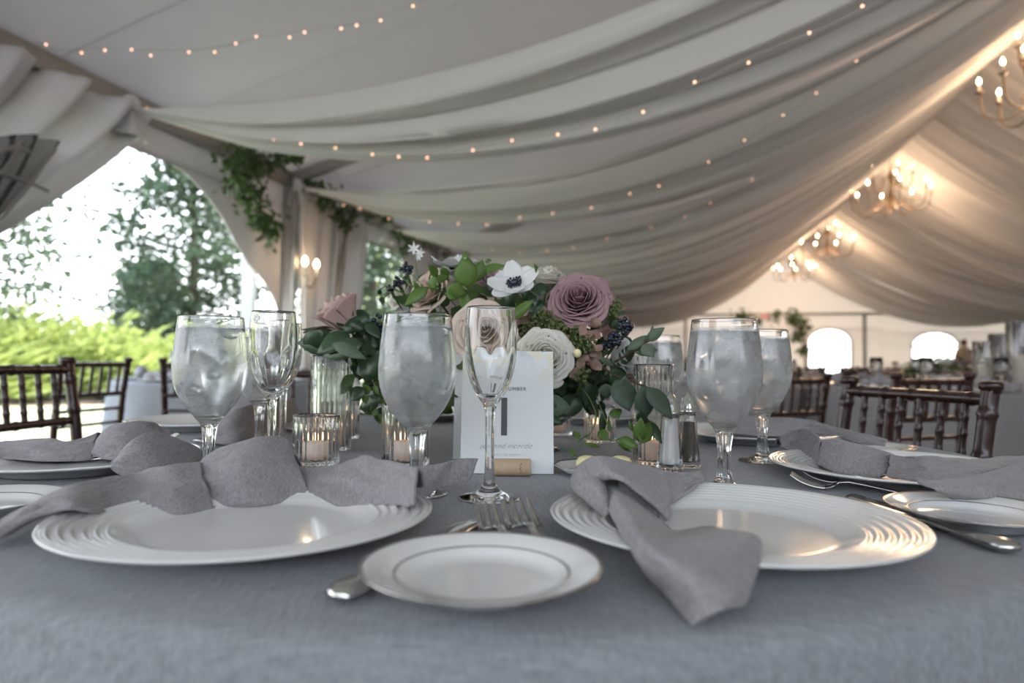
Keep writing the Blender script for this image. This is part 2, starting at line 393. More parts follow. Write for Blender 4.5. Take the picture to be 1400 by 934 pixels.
# end wall with the arched door and the fan window
def EW(px, py):
    rr = ray(px, py); k = S_END / rr.dot(AX); p = CAM + rr * k; return p.dot(AT), p.z
d0, _ = EW(1104, 490); d1, _ = EW(1164, 490); _, dz = EW(1134, 449); _, dzs = EW(1134, 468)
w0, _ = EW(1246, 490); w1, _ = EW(1311, 490); _, wz = EW(1278, 454); _, wzs = EW(1278, 474); wz0 = .95
def archpts(a, b, zs, zt_, n=14): return [((a + b) / 2 - (b - a) / 2 * math.cos(PI * i / n), zs + (zt_ - zs) * math.sin(PI * i / n)) for i in range(n + 1)]
we = MB()
def holewall(mb, a, b, top, hole, zb):
    L_ = hole[:len(hole) // 2 + 1]; R_ = hole[len(hole) // 2:]
    for seq, e in ((L_, a), (R_, b)):
        for i in range(len(seq) - 1):
            (x0, z0), (x1, z1) = seq[i], seq[i + 1]
            slab(mb, [TT(S_END, x0, z0), TT(S_END, x1, z1), TT(S_END, e, z1), TT(S_END, e, z0)], AX * .01)
    zt_ = max(z for x, z in hole); slab(mb, [TT(S_END, a, zt_), TT(S_END, a, top), TT(S_END, b, top), TT(S_END, b, zt_)], AX * .01)
    if zb > 0: slab(mb, [TT(S_END, a, 0), TT(S_END, a, zb), TT(S_END, b, zb), TT(S_END, b, 0)], AX * .01)
mid = (d1 + w0) / 2; A1 = archpts(d0, d1, dzs, dz); A2 = archpts(w0, w1, wzs, wz)
holewall(we, TW, mid, ZE, [(d0, 0)] + A1 + [(d1, 0)], 0)
holewall(we, mid, TE, ZE, [(w0, wz0)] + A2 + [(w1, wz0)], wz0)
slab(we, [TT(S_END, TW, ZE), TT(S_END, TR, ZR), TT(S_END, TE, ZE)], AX * .01)
struct(we.build('wall_back', 'wallb', smooth=False))
wfm = MB(); slab(wfm, [TT(S0, TW, 0), TT(S0, TE, 0), TT(S0, TE, 2.0), TT(S0, TW, 2.0)], AX * -.01); struct(wfm.build('wall_front', 'wallw', smooth=False))  # unseen panel behind the camera, added to block low light from the horizon
beam('trim_5', TT(S_END - .06, TW, ZE), TT(S_END - .06, TE, ZE), .06, .09)
for k, px in enumerate((937, 1181)):
    t_, _ = EW(px, 450); m = MB(); m.box(TT(S_END - .07, t_, ZE / 2), (.09, .09, ZE)); struct(m.build('trim_%d' % (6 + k), 'alu', smooth=False))
wf = empty('window_1'); struct(wf)
m = MB(); m.tube([TT(S_END - .01, a, z) for a, z in A2] + [TT(S_END - .01, w1, wz0), TT(S_END - .01, w0, wz0), TT(S_END - .01, w0, wzs)], .045, 6)
m.tube([TT(S_END - .01, w0, wzs), TT(S_END - .01, w1, wzs)], .05, 6); m.build('window_frame', 'curtain', wf)
m = MB(); cx_ = (w0 + w1) / 2
for k in range(1, 6): a, z = A2[int(round(k * 14 / 6))]; m.tube([TT(S_END - .01, cx_, wzs), TT(S_END - .01, a, z)], .02, 5)
for k in range(1, 4): a = w0 + (w1 - w0) * k / 4; m.tube([TT(S_END - .01, a, wz0), TT(S_END - .01, a, wzs)], .025, 5)
m.build('muntins', 'curtain', wf)
df = struct(empty('door_1')); m = MB(); m.tube([TT(S_END - .01, d0, 0)] + [TT(S_END - .01, a, z) for a, z in A1] + [TT(S_END - .01, d1, 0)], .05, 6); m.build('door_frame', 'curtain', df)
# fine white posts seen through the first arch
a, z = W(340, 400, TW - .3); m = MB(); m.box(TT(a, TW - .3, 1.3), (.13, .08, 2.6)); tag(m.build('support_post', 'curtain', smooth=False, bevel=.01), 'pale upright post just outside the large arched opening, right of the backlit tree', 'post')
# ------------------------------------------------------------------ swags
SW = BAY / 2
def swag(side, k):
    si = C0 + SW * k; te = TW + .12 if side < 0 else TE - .12; ne = 34; nv = 56
    rnd = random.Random(k * 7 + (3 if side < 0 else 11)); ph = [rnd.uniform(0, 6) for _ in range(8)]
    G = []
    for i in range(ne + 1):
        u = i / ne; row = []
        t = te + (TR - side * -.0 - te) * u
        W_ = .05 + 1.10 * (u ** 1.2)
        for j in range(nv + 1):
            v = -1 + 2 * j / nv
            base = (ZE - .14) * (1 - u) + (ZR - .26) * u - 4 * 1.0 * u * (1 - u) * (1 + .08 * v + .05 * math.sin(ph[6] + 2 * v))
            amp = .028 + .055 * math.sin(PI * min(1, u * 1.15)) ** .6
            w = v * 9 + .5 * math.sin(ph[0] + 3 * v) + .8 * math.sin(u * 2.2 + ph[1])
            z = base + amp * (math.sin(w + ph[2]) + .55 * math.sin(1.9 * w + ph[3] + u * 1.5) + .34 * math.sin(3.3 * w + ph[4]) + .16 * math.sin(7.1 * w + ph[7] + 2 * u)) - .14 * math.sin(PI * u) * (1 - v * v)
            s = si + v * W_ + .03 * math.cos(w * 1.3 + ph[5]) * min(1, u * 4)
            if u < .12: z = z * (u / .12) + (base + (1 - abs(v)) * -.02) * (1 - u / .12)
            row.append(TT(s, t, z))
        G.append(row)
    m = MB(); m.grid(G); o = m.build('ceiling_swag', 'swag')
    return o
ORD = ['first', 'second', 'third', 'fourth', 'fifth', 'sixth', 'seventh', 'eighth', 'ninth', 'tenth', 'eleventh', 'twelfth']
for k in range(0, 11):
    tag(swag(-1, k), 'white sheer ceiling swag draped from the left eave to the ridge, %s from the camera' % ORD[k], 'ceiling drape', 'sheer swags on the left slope')
for k in range(0, 11):
    tag(swag(1, k), 'white sheer ceiling swag draped from the ridge to the right eave, %s from the camera' % ORD[k], 'ceiling drape', 'sheer swags on the right slope')
# gathered knots that tie the swags to the eave
for k in range(0, 5):
    s = C0 + SW * k; m = MB(); rr = random.Random(k)
    G = []
    for i in range(10):
        u = i / 9; row = []
        for j in range(17):
            a = 2 * PI * j / 16; rad = (.05 + .09 * u) * (1 + .18 * math.sin(4 * a + k))
            row.append(TT(s + rad * math.cos(a) * .9, TW + .12 + rad * math.sin(a) * .55, ZE - .10 - .24 * u))
        G.append(row)
    m.grid(G); m.ball(TT(s, TW + .12, ZE - .10), .06, 10, 7)
    tag(m.build('gathered_fabric', 'curtain', solid=.004), 'gathered white fabric tail tying the %s swag to the left eave beam' % ORD[k], 'fabric tie', 'fabric ties on the left eave')
# ------------------------------------------------------------------ curtains on the left wall
def curtain(name, top, bot, z0, z1, nf, amp, label, bulge=0.0, m_='curtain', t0=TW + .1, pinch=0):
    G = []
    for i in range(29):
        u = i / 28; row = []
        for j in range(nf * 8 + 1):
            v = j / (nf * 8); sT = top[0] + (top[1] - top[0]) * v; sB = bot[0] + (bot[1] - bot[0]) * v
            e = u ** 1.3; s = sT * (1 - e) + sB * e - bulge * math.sin(PI * u) * (1 if bulge else 0)
            z = z0 + (z1 - z0) * u - .16 * bulge * math.sin(PI * u) * (1 - v)
            am = amp * (1 - .5 * u * (1 if pinch else 0))
            row.append(TT(s, t0 + .03 + am * (math.sin(2 * PI * nf * v + .6 * math.sin(3 * u)) + .35 * math.sin(4.7 * PI * nf * v)), z))
        G.append(row)
    m = MB(); m.grid(G); return tag(m.build(name, m_, solid=.003), label, 'curtain')
sA, _ = W(0, 60); sB, _ = W(185, 140)
curtain('tied_back_curtain', (sA - 1.2, sB), (sA - 1.6, sA - .9), ZE - .12, 1.0, 6, .095, 'pleated white curtain swept down to the left from the eave beam, at the upper left', .05)
s1, _ = W(392, 330); s2, _ = W(470, 330); s3, _ = W(455, 430)
curtain('leg_curtain', (s1, s2 + .35), (s1, s3 - .05), ZE - .12, .05, 6, .05, 'pleated white curtain gathered at the leg between the two arched openings', 0)
s4 = s1 + BAY
curtain('leg_curtain', (s4, s4 + 1.15), (s4, s4 + .75), ZE - .12, .05, 5, .05, 'pleated white curtain at the leg beyond the second arched opening, behind the flowers', 0)
for (pa, pb, lab) in (((401, 262), (398, 440), 'dark narrow gap strip of clear vinyl hanging beside the sconce'), ((480, 290), (447, 440), 'dark diagonal rolled strip of clear vinyl left of the second arched opening')):
    a0, z0 = W(*pa, TW + .2); a1, z1 = W(*pb, TW + .2); m = MB()
    m.tube(smooth_path([TT(a0, TW + .22, z0), TT((a0 + a1) / 2 - .03, TW + .24, (z0 + z1) / 2), TT(a1, TW + .22, .3)], 6), [.03 + .012 * math.sin(i * 1.3) for i in range(13)], 10)
    tag(m.build('rolled_vinyl', 'alu'), lab, 'vinyl roll')
# bundle of clear vinyl with grey binding gathered at the left tie-back
root = empty('vinyl_bundle', TT(*[W(35, 235, TW + .3)[0], TW + .3, 0]), 0, 'gathered bundle of clear vinyl window with grey binding, at the left edge below the pleats', 'vinyl window')
base = root.location.copy()
def PWt(px, py, t=TW + .3):
    a, z = W(px, py, t); return TT(a, t, z)
G = []
for i in range(15):
    u = i / 14; row = []
    for j in range(41):
        v = j / 40; px = (-25 + 105 * v) * (1 - u) + (-60 + 60 * v) * u; py = (196 - 12 * math.sin(PI * v)) * (1 - u) + (300 + 18 * (1 - v)) * u
        row.append(PWt(px, py) - base + AT * (.045 * math.sin(2 * PI * 3.5 * v + u) + .03 * math.sin(PI * u)))
    G.append(row)
m = MB(); m.grid(G); m.build('clear_vinyl_fold', 'vinyl', root, solid=.006)
for pts in ([(75, 205), (40, 250), (0, 300)], [(-5, 235), (40, 250), (66, 262)], [(30, 190), (18, 215), (0, 240)], [(-5, 210), (20, 202), (40, 208)]):
    m = MB(); m.tube([p - base for p in smooth_path([PWt(*q, TW + .37) for q in pts], 5)], .012, 8); m.build('binding', 'alu', root)
# ------------------------------------------------------------------ the near round table
TZ = .75; TC = Vector((-.02, 1.19, 0)); TRD = .815
t = empty('round_table', TC, 0, 'round banquet table completely hidden under the grey linen in the foreground', 'table')
m = MB(); m.lathe([(0.0001, .738), (TRD - .008, .738), (TRD - .008, .715), (.0001, .715)], 64); m.build('tabletop', 'cork', t)
for a in range(4):
    m = MB(); an = PI / 4 + a * PI / 2; m.tube([(.5 * math.cos(an), .5 * math.sin(an), .716), (.55 * math.cos(an), .55 * math.sin(an), 0.0)], .016, 10); m.build('leg', 'alu', t)
def clothmesh(c, R, ztop, zbot=.012, folds=15, amp=.05, n=240, seed=0, round_=.022):
    prof = [(0.0001, ztop)] + [(R * i / 10, ztop) for i in range(1, 10)] + [(R - round_, ztop)]
    for i in range(1, 7): a = PI / 2 * i / 6; prof.append((R - round_ + round_ * math.sin(a), ztop - round_ + round_ * math.cos(a)))
    for i in range(1, 16): prof.append((R + .002, (ztop - round_) + (zbot - ztop + round_) * i / 15))
    rnd = random.Random(seed); p1, p2 = rnd.uniform(0, 6), rnd.uniform(0, 6)
    def rib(r, z, a, j):
        if z >= ztop - round_: return r
        k = (ztop - round_ - z) / (ztop - round_)
        return r + amp * k * (.7 + math.sin(folds * a + p1 + .8 * math.sin(2 * a)) + .35 * math.sin(2.3 * folds * a // 1 * 0 + 5 * a + p2)) 
    m = MB(); m.lathe(prof, n, c, rib=rib); return m
tag(clothmesh((TC.x, TC.y, 0), TRD, TZ).build('tablecloth', 'cloth', solid=.0), 'blue-grey linen cloth spread over the round table in the foreground', 'tablecloth')
# ------------------------------------------------------------------ china
def charger_profile():
    p = [(.0001, .0065), (.04, .0065), (.088, .0068), (.096, .0075), (.103, .0105), (.109, .0130), (.113, .0140)]
    for i in range(46):
        r = .1135 + i * .0011
        p.append((r, .0142 + (r - .1135) * .15 + .00085 * math.sin((r - .1135) / .0088 * 2 * PI)))
    p += [(.1650, .0222), (.1662, .0226), (.1672, .0220), (.1670, .0208), (.1640, .0192), (.135, .0135), (.112, .0075), (.104, .0025), (.100, .0003), (.096, .0003), (.095, .002), (.06, .0028), (.0001, .0028)]
    return p
china_rim, nn_, bb_ = nt('embossed white china'); bb_.inputs['Base Color'].default_value = (.79, .79, .79, 1); bb_.inputs['Roughness'].default_value = .15; bb_.inputs['Coat Weight'].default_value = .4
tcn = nn_.nodes.new('ShaderNodeTexCoord'); no = nn_.nodes.new('ShaderNodeTexNoise'); no.inputs['Scale'].default_value = 330; no.inputs['Detail'].default_value = 2
sp = nn_.nodes.new('ShaderNodeVectorMath'); sp.operation = 'MULTIPLY'; sp.inputs[1].default_value = (1, 1, 0); ln = nn_.nodes.new('ShaderNodeVectorMath'); ln.operation = 'LENGTH'
gt = nn_.nodes.new('ShaderNodeMapRange'); gt.inputs['From Min'].default_value = .112; gt.inputs['From Max'].default_value = .116; ml = nn_.nodes.new('ShaderNodeMath'); ml.operation = 'MULTIPLY'
bp = nn_.nodes.new('ShaderNodeBump'); bp.inputs['Strength'].default_value = .45; bp.inputs['Distance'].default_value = .0008
K = nn_.links; K.new(tcn.outputs['Object'], no.inputs['Vector']); K.new(tcn.outputs['Object'], sp.inputs[0]); K.new(sp.outputs[0], ln.inputs[0]); K.new(ln.outputs['Value'], gt.inputs['Value'])
K.new(gt.outputs[0], ml.inputs[0]); K.new(no.outputs['Fac'], ml.inputs[1]); K.new(ml.outputs[0], bp.inputs['Height']); K.new(bp.outputs[0], bb_.inputs['Normal'])
MAT['emboss'] = china_rim
m = MB(); m.lathe(charger_profile(), 128); charger = m.build('dinner_plate', 'emboss')
tag(charger, 'wide white plate with embossed rings on its rim, near left under the knotted napkin', 'plate', 'dinner plates round the near table')
PL = {}
def plate_at(key, px, py, label, first=False, scl=1.0, xyz=None):
    p = xyz or Q(px, py, TZ + .0215); o = charger if first else clone(charger, label=label)
    o.location = (p.x, p.y, TZ + .0006); o.scale = (scl, scl, scl); PL[key] = Vector(o.location); return o
plate_at('NL', 0, 0, '', True, .94, Vector((-.2270, .602, 0)))
plate_at('NR', 0, 0, 'wide white plate with embossed rim, near right under the napkin falling off its left side', scl=.93, xyz=Vector((.191, .603, 0)))
plate_at('L', 0, 0, 'wide white plate at the left edge, behind and left of the nearest left setting', scl=.94, xyz=Vector((-.60, .945, 0)))
plate_at('R', 0, 0, 'wide white plate at the right, behind the small banded right-edge plate', scl=.95, xyz=Vector((.512, .912, 0)))
plate_at('FL', 0, 0, 'wide white plate far left on the near table, behind the left water goblet', scl=.95, xyz=Vector((-.67, 1.50, 0)))
plate_at('FR', 0, 0, 'wide white plate far right on the near table, behind the right goblets', scl=.95, xyz=Vector((.478, 1.35, 0)))
plate_at('FM', 0, 0, 'wide white plate on the far side, seen below the flowers right of the card', xyz=Vector((.20, 1.75, 0)))
plate_at('FN', 0, 0, 'wide white plate on the far side, hidden behind the ribbed candle holders', xyz=Vector((-.23, 1.80, 0)))
# bread plates
bread = empty('side_plate', (0, 0, 0), 0, 'small white plate with two silver bands in the middle of the foreground', 'side plate', 'small side plates')
m = MB(); m.lathe([(.0001, .0045), (.035, .0045), (.046, .005), (.051, .0075), (.0545, .0105), (.072, .0150), (.0755, .0160), (.0765, .0157), (.0762, .0148), (.070, .0125), (.05, .0055), (.044, .0012), (.042, .0002), (.039, .0002), (.038, .0018), (.0001, .002)], 96); m.build('plate_body', 'china', bread)
m = MB(); m.lathe([(.0745, .01585), (.0756, .0164), (.0768, .0159), (.0767, .0147), (.0752, .0142)], 96); m.build('silver_rim', 'platinum', bread)
m = MB(); m.lathe([(.0545, .01065), (.0548, .0109), (.0558, .01115), (.0560, .01095)], 96); m.build('silver_band', 'platinum', bread)
pb = P(659, 779, .443); bread.scale = (1.01, 1.01, 1.01); bread.location = (pb.x, pb.y, TZ + .008)
BL = [(Vector((.440, .650)), 'small white plate with silver bands at the right edge, over a knife handle', .003), (Vector((-.515, .66)), 'small white plate with silver bands at the left edge, in front of the left setting', .001),
      (Vector((.60, 1.16)), 'small white plate at the right, between the dark chair and the rightmost napkin', .001)]
for v, lab, dz_ in BL:
    clone(bread, (v.x, v.y, TZ + dz_), None, lab)
# ------------------------------------------------------------------ cutlery
def flat_loft(mb, secs, th):
    """secs: (y, halfwidth, z) along +y; a thin rounded solid"""
    G = []
    for y, w, z in secs:
        t_ = th if not isinstance(th, (list, tuple)) else th[len(G)]
        ring = []
        for k in range(10):
            a = 2 * PI * k / 10; ring.append(Vector((w * math.cos(a), y, z + t_ / 2 * math.sin(a) * (1 if abs(math.cos(a)) < .95 else 1))))
        G.append(ring + [ring[0]])
    mb.grid(G); n = 11; o = len(mb.v) - n * len(secs)
    mb.f.append(tuple(o + k for k in range(10))); mb.f.append(tuple(o + n * (len(secs) - 1) + k for k in range(9, -1, -1))); mb.mi += [0, 0]
def make_fork(label):
    r = empty('table_fork', (0, 0, 0), 0, label, 'fork')
    m = MB(); flat_loft(m, [(0, .0035, .0025), (.004, .0085, .0025), (.02, .0095, .0025), (.06, .0065, .0035), (.10, .004, .008), (.122, .003, .010), (.134, .0042, .009), (.139, .010, .006)], [.003, .0036, .0036, .0032, .0036, .004, .0034, .0026]); m.build('handle', 'steel', r)
    m = MB(); flat_loft(m, [(.1355, .0062, .0078), (.140, .0115, .006), (.146, .0128, .0035), (.153, .0128, .0032)], .0022); m.build('fork_head', 'steel', r)
    for k in range(4):
        x = -.0105 + k * .007; m = MB()
        pts = [(x, .151, .0032), (x, .165, .0040), (x * .97, .182, .008), (x * .94, .196, .0145)]
        G = []
        for (px, y, z), w in zip(smooth_path(pts, 3), [.0020] * 7 + [.0017, .0014, .0009]):
            G.append([Vector((px - w, y, z - .0008)), Vector((px - w, y, z + .0008)), Vector((px + w, y, z + .0008)), Vector((px + w, y, z - .0008)), Vector((px - w, y, z - .0008))])
        m.grid(G); m.build('tine', 'steel', r)
    return r
def make_knife(label):
    r = empty('table_knife', (0, 0, 0), 0, label, 'knife')
    m = MB(); flat_loft(m, [(0, .003, .0055), (.003, .0100, .0060), (.012, .0125, .0062), (.05, .0095, .0060), (.095, .0065, .0055), (.104, .0075, .0055)], [.004, .0095, .0115, .009, .0065, .006]); m.build('handle', 'steel', r)
    m = MB()
    for side in (0,):
        G = []
        for y, a, b in ((.103, -.006, .0065), (.115, -.0095, .0095), (.15, -.0125, .0115), (.19, -.0135, .0115), (.21, -.012, .0115), (.222, -.004, .0105), (.226, .005, .007)):
            G.append([Vector((a, y, .0042)), Vector((a * .4, y, .0055)), Vector((b, y, .0060)), Vector((b, y, .0038)), Vector((a, y, .0040))])
        m.grid(G)
    m.build('blade', 'steel', r); return r
def lay(o, p0, p1, dz=0, tilt=0):
    """handle end p0, head towards p1 (both on the table)"""
    a = Vector(p0); b = Vector(p1); d = b - a; o.location = (a.x, a.y, TZ + .0012 + dz); o.rotation_euler = (tilt, 0, math.atan2(-d.x, d.y)); return o
fork = make_fork('left of two steel forks lying tines up behind the small plate in the middle')
fork.scale = (1.15, .87, 1.1); lay(fork, Vector((.0130, .449, 0)), Vector((-.0199, .619, 0)), .0005, math.radians(3.2))
f2 = clone(fork, label='right of two steel forks lying tines up behind the small plate in the middle'); f2.scale = (1.15, .87, 1.1); lay(f2, Vector((.0393, .456, 0)), Vector((.0043, .624, 0)), .0005, math.radians(3.6))
knife = make_knife('steel knife lying under the left side of the small middle plate, handle end showing'); a = Q(459, 818, TZ + .006); b = Q(655, 707, TZ + .006); lay(knife, a, b, .0)
kn2 = clone(knife, label='steel knife under the small plate at the right edge, rounded handle end towards the camera'); a = Q(1386, 752, TZ + .006); b = Q(1178, 683, TZ + .006); lay(kn2, a, b)
kn3 = clone(knife, label='dark-looking knife lying between the left and far left place settings'); a = Q(405, 585, TZ + .006); lay(kn3, Vector((-.39, 1.13, 0)), Vector((-.56, 1.24, 0)))
f3 = clone(fork, label='front of two steel forks at the right, by the near right plate'); a = Q(1056, 655, TZ + .008); lay(f3, Vector((a.x + .17, a.y - .09, 0)), a)
f4 = clone(fork, label='back of two steel forks at the right, shaft under the rim of the right plate'); a = Q(1070, 646, TZ + .01); lay(f4, Vector((a.x + .175, a.y - .08, 0)), a)
f5 = clone(fork, label='steel fork with its tines catching the light beside the left folded napkin'); a = Q(264, 594, TZ + .014); lay(f5, Vector((a.x - .155, a.y - .12, 0)), a)
sp_ = empty('table_spoon', (0, 0, 0), 0, 'shining steel spoon bowl on the cloth behind the left votive candle', 'spoon')
m = MB(); flat_loft(m, [(0, .008, .003), (.02, .008, .003), (.07, .005, .005), (.11, .003, .007), (.125, .004, .005)], .003); m.build('handle', 'steel', sp_)
m = MB(); m.lathe([(.0001, .0), (.008, .0006), (.014, .003), (.0175, .0065), (.017, .0075), (.013, .0045), (.006, .002), (.0001, .0016)], 24, (0, .148, .0), Matrix.Diagonal(Vector((1, 1.45, 1)))); m.build('spoon_bowl', 'steel', sp_)
lay(sp_, Vector((-.41, 1.30, 0)), Vector((-.50, 1.23, 0))); sp_.rotation_euler.z = math.radians(-70); sp_.location = (P(395, 578, 1.42).x - .13, 1.38, TZ + .002)
# ------------------------------------------------------------------ glasses
NS = 64
def goblet(label, ice_seed=0, level=.190):
    r = empty('water_goblet', (0, 0, 0), 0, label, 'goblet', 'stemmed water goblets')
    out = [(.0335, .0), (.0350, .0012), (.0340, .0028), (.020, .006), (.011, .011), (.0082, .020), (.0072, .034), (.0074, .050), (.0090, .062), (.0105, .070), (.0150, .0765), (.0230, .086), (.0320, .098), (.0400, .114), (.0438, .130), (.0445, .146), (.0432, .164), (.0408, .184), (.0388, .200), (.0384, .2040), (.0381, .2048), (.0378, .2051)]
    inn = [(.0375, .2048), (.0373, .2040), (.0377, .200), (.0394, .184), (.0418, .164), (.0430, .146), (.0423, .130), (.0384, .114), (.0302, .099), (.0205, .0885), (.012, .0835), (.0001, .082)]
    out = [(.0001, .0004)] + out
    def rib(rr, z, a, j):
        if .012 < z < .068 and rr < .0125: return rr * (1 + .10 * math.cos(6 * a))
        return rr
    m = MB(); pr = [tuple(q) for q in smooth_path([Vector((a_, 0, b_)) for a_, b_ in out], 3)]; pr = [(max(.0001, q[0]), q[2]) for q in pr]
    pi = [(max(.0001, q[0]), q[2]) for q in smooth_path([Vector((a_, 0, b_)) for a_, b_ in inn], 3)]
    m.lathe(pr + pi, NS, rib=rib); m.build('glass_body', MAT['mist'], r)
    W2 = [(q[0] + .00025 if q[0] > .0002 else .0001, q[1]) for q in reversed(pi) if q[1] < level]; w = MB(); w.lathe([(q[0], q[1] - .0002) for q in W2] + [(W2[-1][0], level), (W2[-1][0] * .5, level - .0006), (.0001, level - .0006)], NS)
    w.build('water', 'water', r)
    rnd = random.Random(ice_seed)
    for k in range(6):
        lv = [.118, .136, .152, .166, .183, .186][k]; an = k * 2.4 + ice_seed; q = .018 if k < 5 else .017
        c = Vector((q * math.cos(an), q * math.sin(an), lv)); i_ = MB()
        R = Matrix.Rotation(rnd.uniform(0, 3), 3, 'X') @ Matrix.Rotation(rnd.uniform(0, 3), 3, 'Z')
        i_.box((0, 0, 0), (.026, .023, .017)); o = i_.build('ice_cube', 'ice', r, sub=2); o.location = c; o.rotation_euler = R.to_euler()
    return r
MAT['mist'] = mistglass('goblet glass with condensation', .074, .196)
gob = goblet('iced water goblet in the middle, just left of the table number card', 1)
pg = Q(574, 683, TZ); gob.location = (P(571, 500, .785).x, .785, TZ + .0005)
GB = [((990, 500), .825, 'iced water goblet on the right, sweating, in front of the smaller-looking far goblet', 1.0), ((288, 500), .86, 'iced water goblet on the left, bright against the garden opening', 2.0), ((1042, 500), 1.07, 'iced water goblet at the right, partly hidden behind the larger right goblet', 3.0),
      ((356, 500), 1.20, 'water goblet behind the left pair of flutes, partly hidden', 4.0), ((903, 500), 1.33, 'iced water goblet behind the tall ribbed holder right of the flowers', 5.1)]
for (px, py), d, lab, rz in GB:
    clone(gob, (P(px, py, d).x, d, TZ + .0005), rz, lab)
def flute(label):
    r = empty('champagne_flute', (0, 0, 0), 0, label, 'flute', 'champagne flutes')
    out = [(.0001, .0004), (.031, .0), (.0330, .0012), (.0320, .0028), (.018, .0065), (.010, .0125), (.0062, .022), (.0050, .045), (.0050, .075), (.0056, .098), (.0075, .108), (.0125, .116), (.0190, .128), (.0245, .144), (.0280, .162), (.0288, .178), (.0280, .200), (.0262, .2210), (.0259, .2220), (.0256, .2224)]
    inn = [(.0253, .2220), (.0250, .2210), (.0262, .204), (.0266, .178), (.0256, .162), (.0218, .146), (.0155, .131), (.0085, .121), (.0001, .118)]
    m = MB(); cv = lambda L: [(max(.0001, q[0]), q[2]) for q in smooth_path([Vector((a_, 0, b_)) for a_, b_ in L], 3)]
    def rib(rr, z, a, j): return rr * (1 + .02 * math.cos(8 * a)) if .10 < z < .17 and j > 3 * 17 else rr
    m.lathe(cv(out) + cv(inn), NS, rib=rib); m.build('glass_body', 'glass', r); return r
fl = flute('empty champagne flute standing in front of the table number card')
fl.scale = (1.02, 1.02, .955); fl.location = (P(670, 560, .762).x, .762, TZ + .0005)
clone(fl, (P(373, 500, .865).x, .865, TZ + .0005), .6, 'empty champagne flute on the left, right of the bright water goblet')
clone(fl, (P(388, 500, 1.14).x, 1.14, TZ + .0005), .3, 'empty champagne flute farther back on the left, seen through the nearer flute')
# ------------------------------------------------------------------ ribbed candle holders
def holder(name, label, R_, H_, candle=True, ch=.032, group='ribbed glass candle holders', flames=True):
    r = empty(name, (0, 0, 0), 0, label, 'candle holder', group)
    ib = R_ - .0035
    pr = [(.0001, .0003), (R_ - .002, .0003), (R_, .003)] + [(R_, .003 + (H_ - .006) * i / 6) for i in range(1, 7)] + [(R_ - .0006, H_ - .0006), (R_ - .0016, H_), (ib + .0012, H_), (ib + .0003, H_ - .0008)] + [(ib, H_ - .003 - (H_ - .012) * i / 6) for i in range(0, 7)] + [(ib - .004, .0065), (.0001, .0065)]
    def rib(rr, z, a, j): return rr + (-.0024 * (1 - abs(math.sin(13 * a))) if 1 < j < 8 else 0)
    m = MB(); m.lathe(pr, 208, rib=rib); m.build('ribbed_glass', 'ribglass', r)
    if candle:
        rc = min(.0225, ib - .0055); c = MB(); c.lathe([(.0001, .007), (rc, .007), (rc, ch), (rc - .001, ch + .001), (rc * .5, ch - .002), (.0001, ch - .003)], 40); cd = c.build('candle', 'wax', r)
        w = MB(); w.tube([(0, 0, ch - .004), (.0005, 0, ch + .006)], .0007, 6); w.build('wick', 'wick', cd)
        if flames:
            f = MB(); f.lathe([(.0001, ch + .002), (.0020, ch + .004), (.0024, ch + .007), (.0014, ch + .011), (.0001, ch + .015)], 12); f.build('flame', 'flame', cd)
    return r
HS = [(432, 637, .0335, .072, 'short ribbed glass votive with a lit white candle, left of the middle goblet', 1.0), (554, 640, .0345, .090, 'ribbed glass candle holder with a glowing candle, behind the stem of the middle goblet', 1.0),
      (452, 616, .0345, .160, 'tall ribbed glass candle holder left, in front of the dark leaves', 1.16), (893, 636, .0300, .150, 'tall ribbed glass candle holder right, glowing beside the salt shaker', 1.03),
      (764, 597, .026, .066, 'short ribbed glass votive glowing behind the card, under the flowers', 1.42), (470, 603, .030, .120, 'ribbed glass candle holder behind the tall left one, mostly hidden', 1.33), (820, 606, .030, .070, 'small ribbed glass votive glowing under the flowers at the right', 1.30)]
for px, py, R_, H_, lab, d in HS:
    h = holder('ribbed_candle_holder', lab, R_, H_, True, .034 if H_ > .08 else .032); h.location = (P(px, py, d).x, d, TZ + .0005)
# ------------------------------------------------------------------ shakers
def shaker(name, label, fill, fh):
    r = empty(name, (0, 0, 0), 0, label, 'shaker')
    H_ = .083
    def rib(rr, z, a, j): return rr * (1 + .045 * math.cos(8 * a)) if z < .078 else rr
    m = MB(); pr = [(.0001, .0003), (.0185, .0003), (.0195, .004), (.0175, .012), (.0155, .03), (.0135, .055), (.0118, .075), (.0110, .081), (.0102, .081), (.0108, .074), (.0122, .055), (.0140, .03), (.0150, .013), (.0135, .009), (.0001, .008)]
    m.lathe(pr, 64, rib=rib); m.build('glass_body', 'glass', r)
    m = MB(); m.lathe([(.0001, .0085), (.0125, .0095), (.0140, .013), (.0132, .03), (.0114, .055), (.0104, fh), (.0001, fh + .001)], 32); m.build(fill, fill, r)
    m = MB(); m.lathe([(.0105, .078), (.0122, .078), (.0124, .084), (.0112, .085), (.0118, .088), (.0106, .0895), (.0112, .093), (.0098, .0945), (.0092, .100), (.0060, .106), (.0026, .1085), (.0026, .110), (.0001, .111)], 32); m.build('metal_cap', 'steel', r)
    return r
s_ = shaker('salt_shaker', 'glass salt shaker with ridged metal cap, full of white salt', 'salt', .072); s_.location = (P(916, 640, .965).x, .965, TZ + .0005)
s_ = shaker('pepper_shaker', 'glass pepper shaker with ridged metal cap, beside the salt', 'pepper', .066); s_.location = (P(940, 638, 1.0).x, 1.0, TZ + .0005)
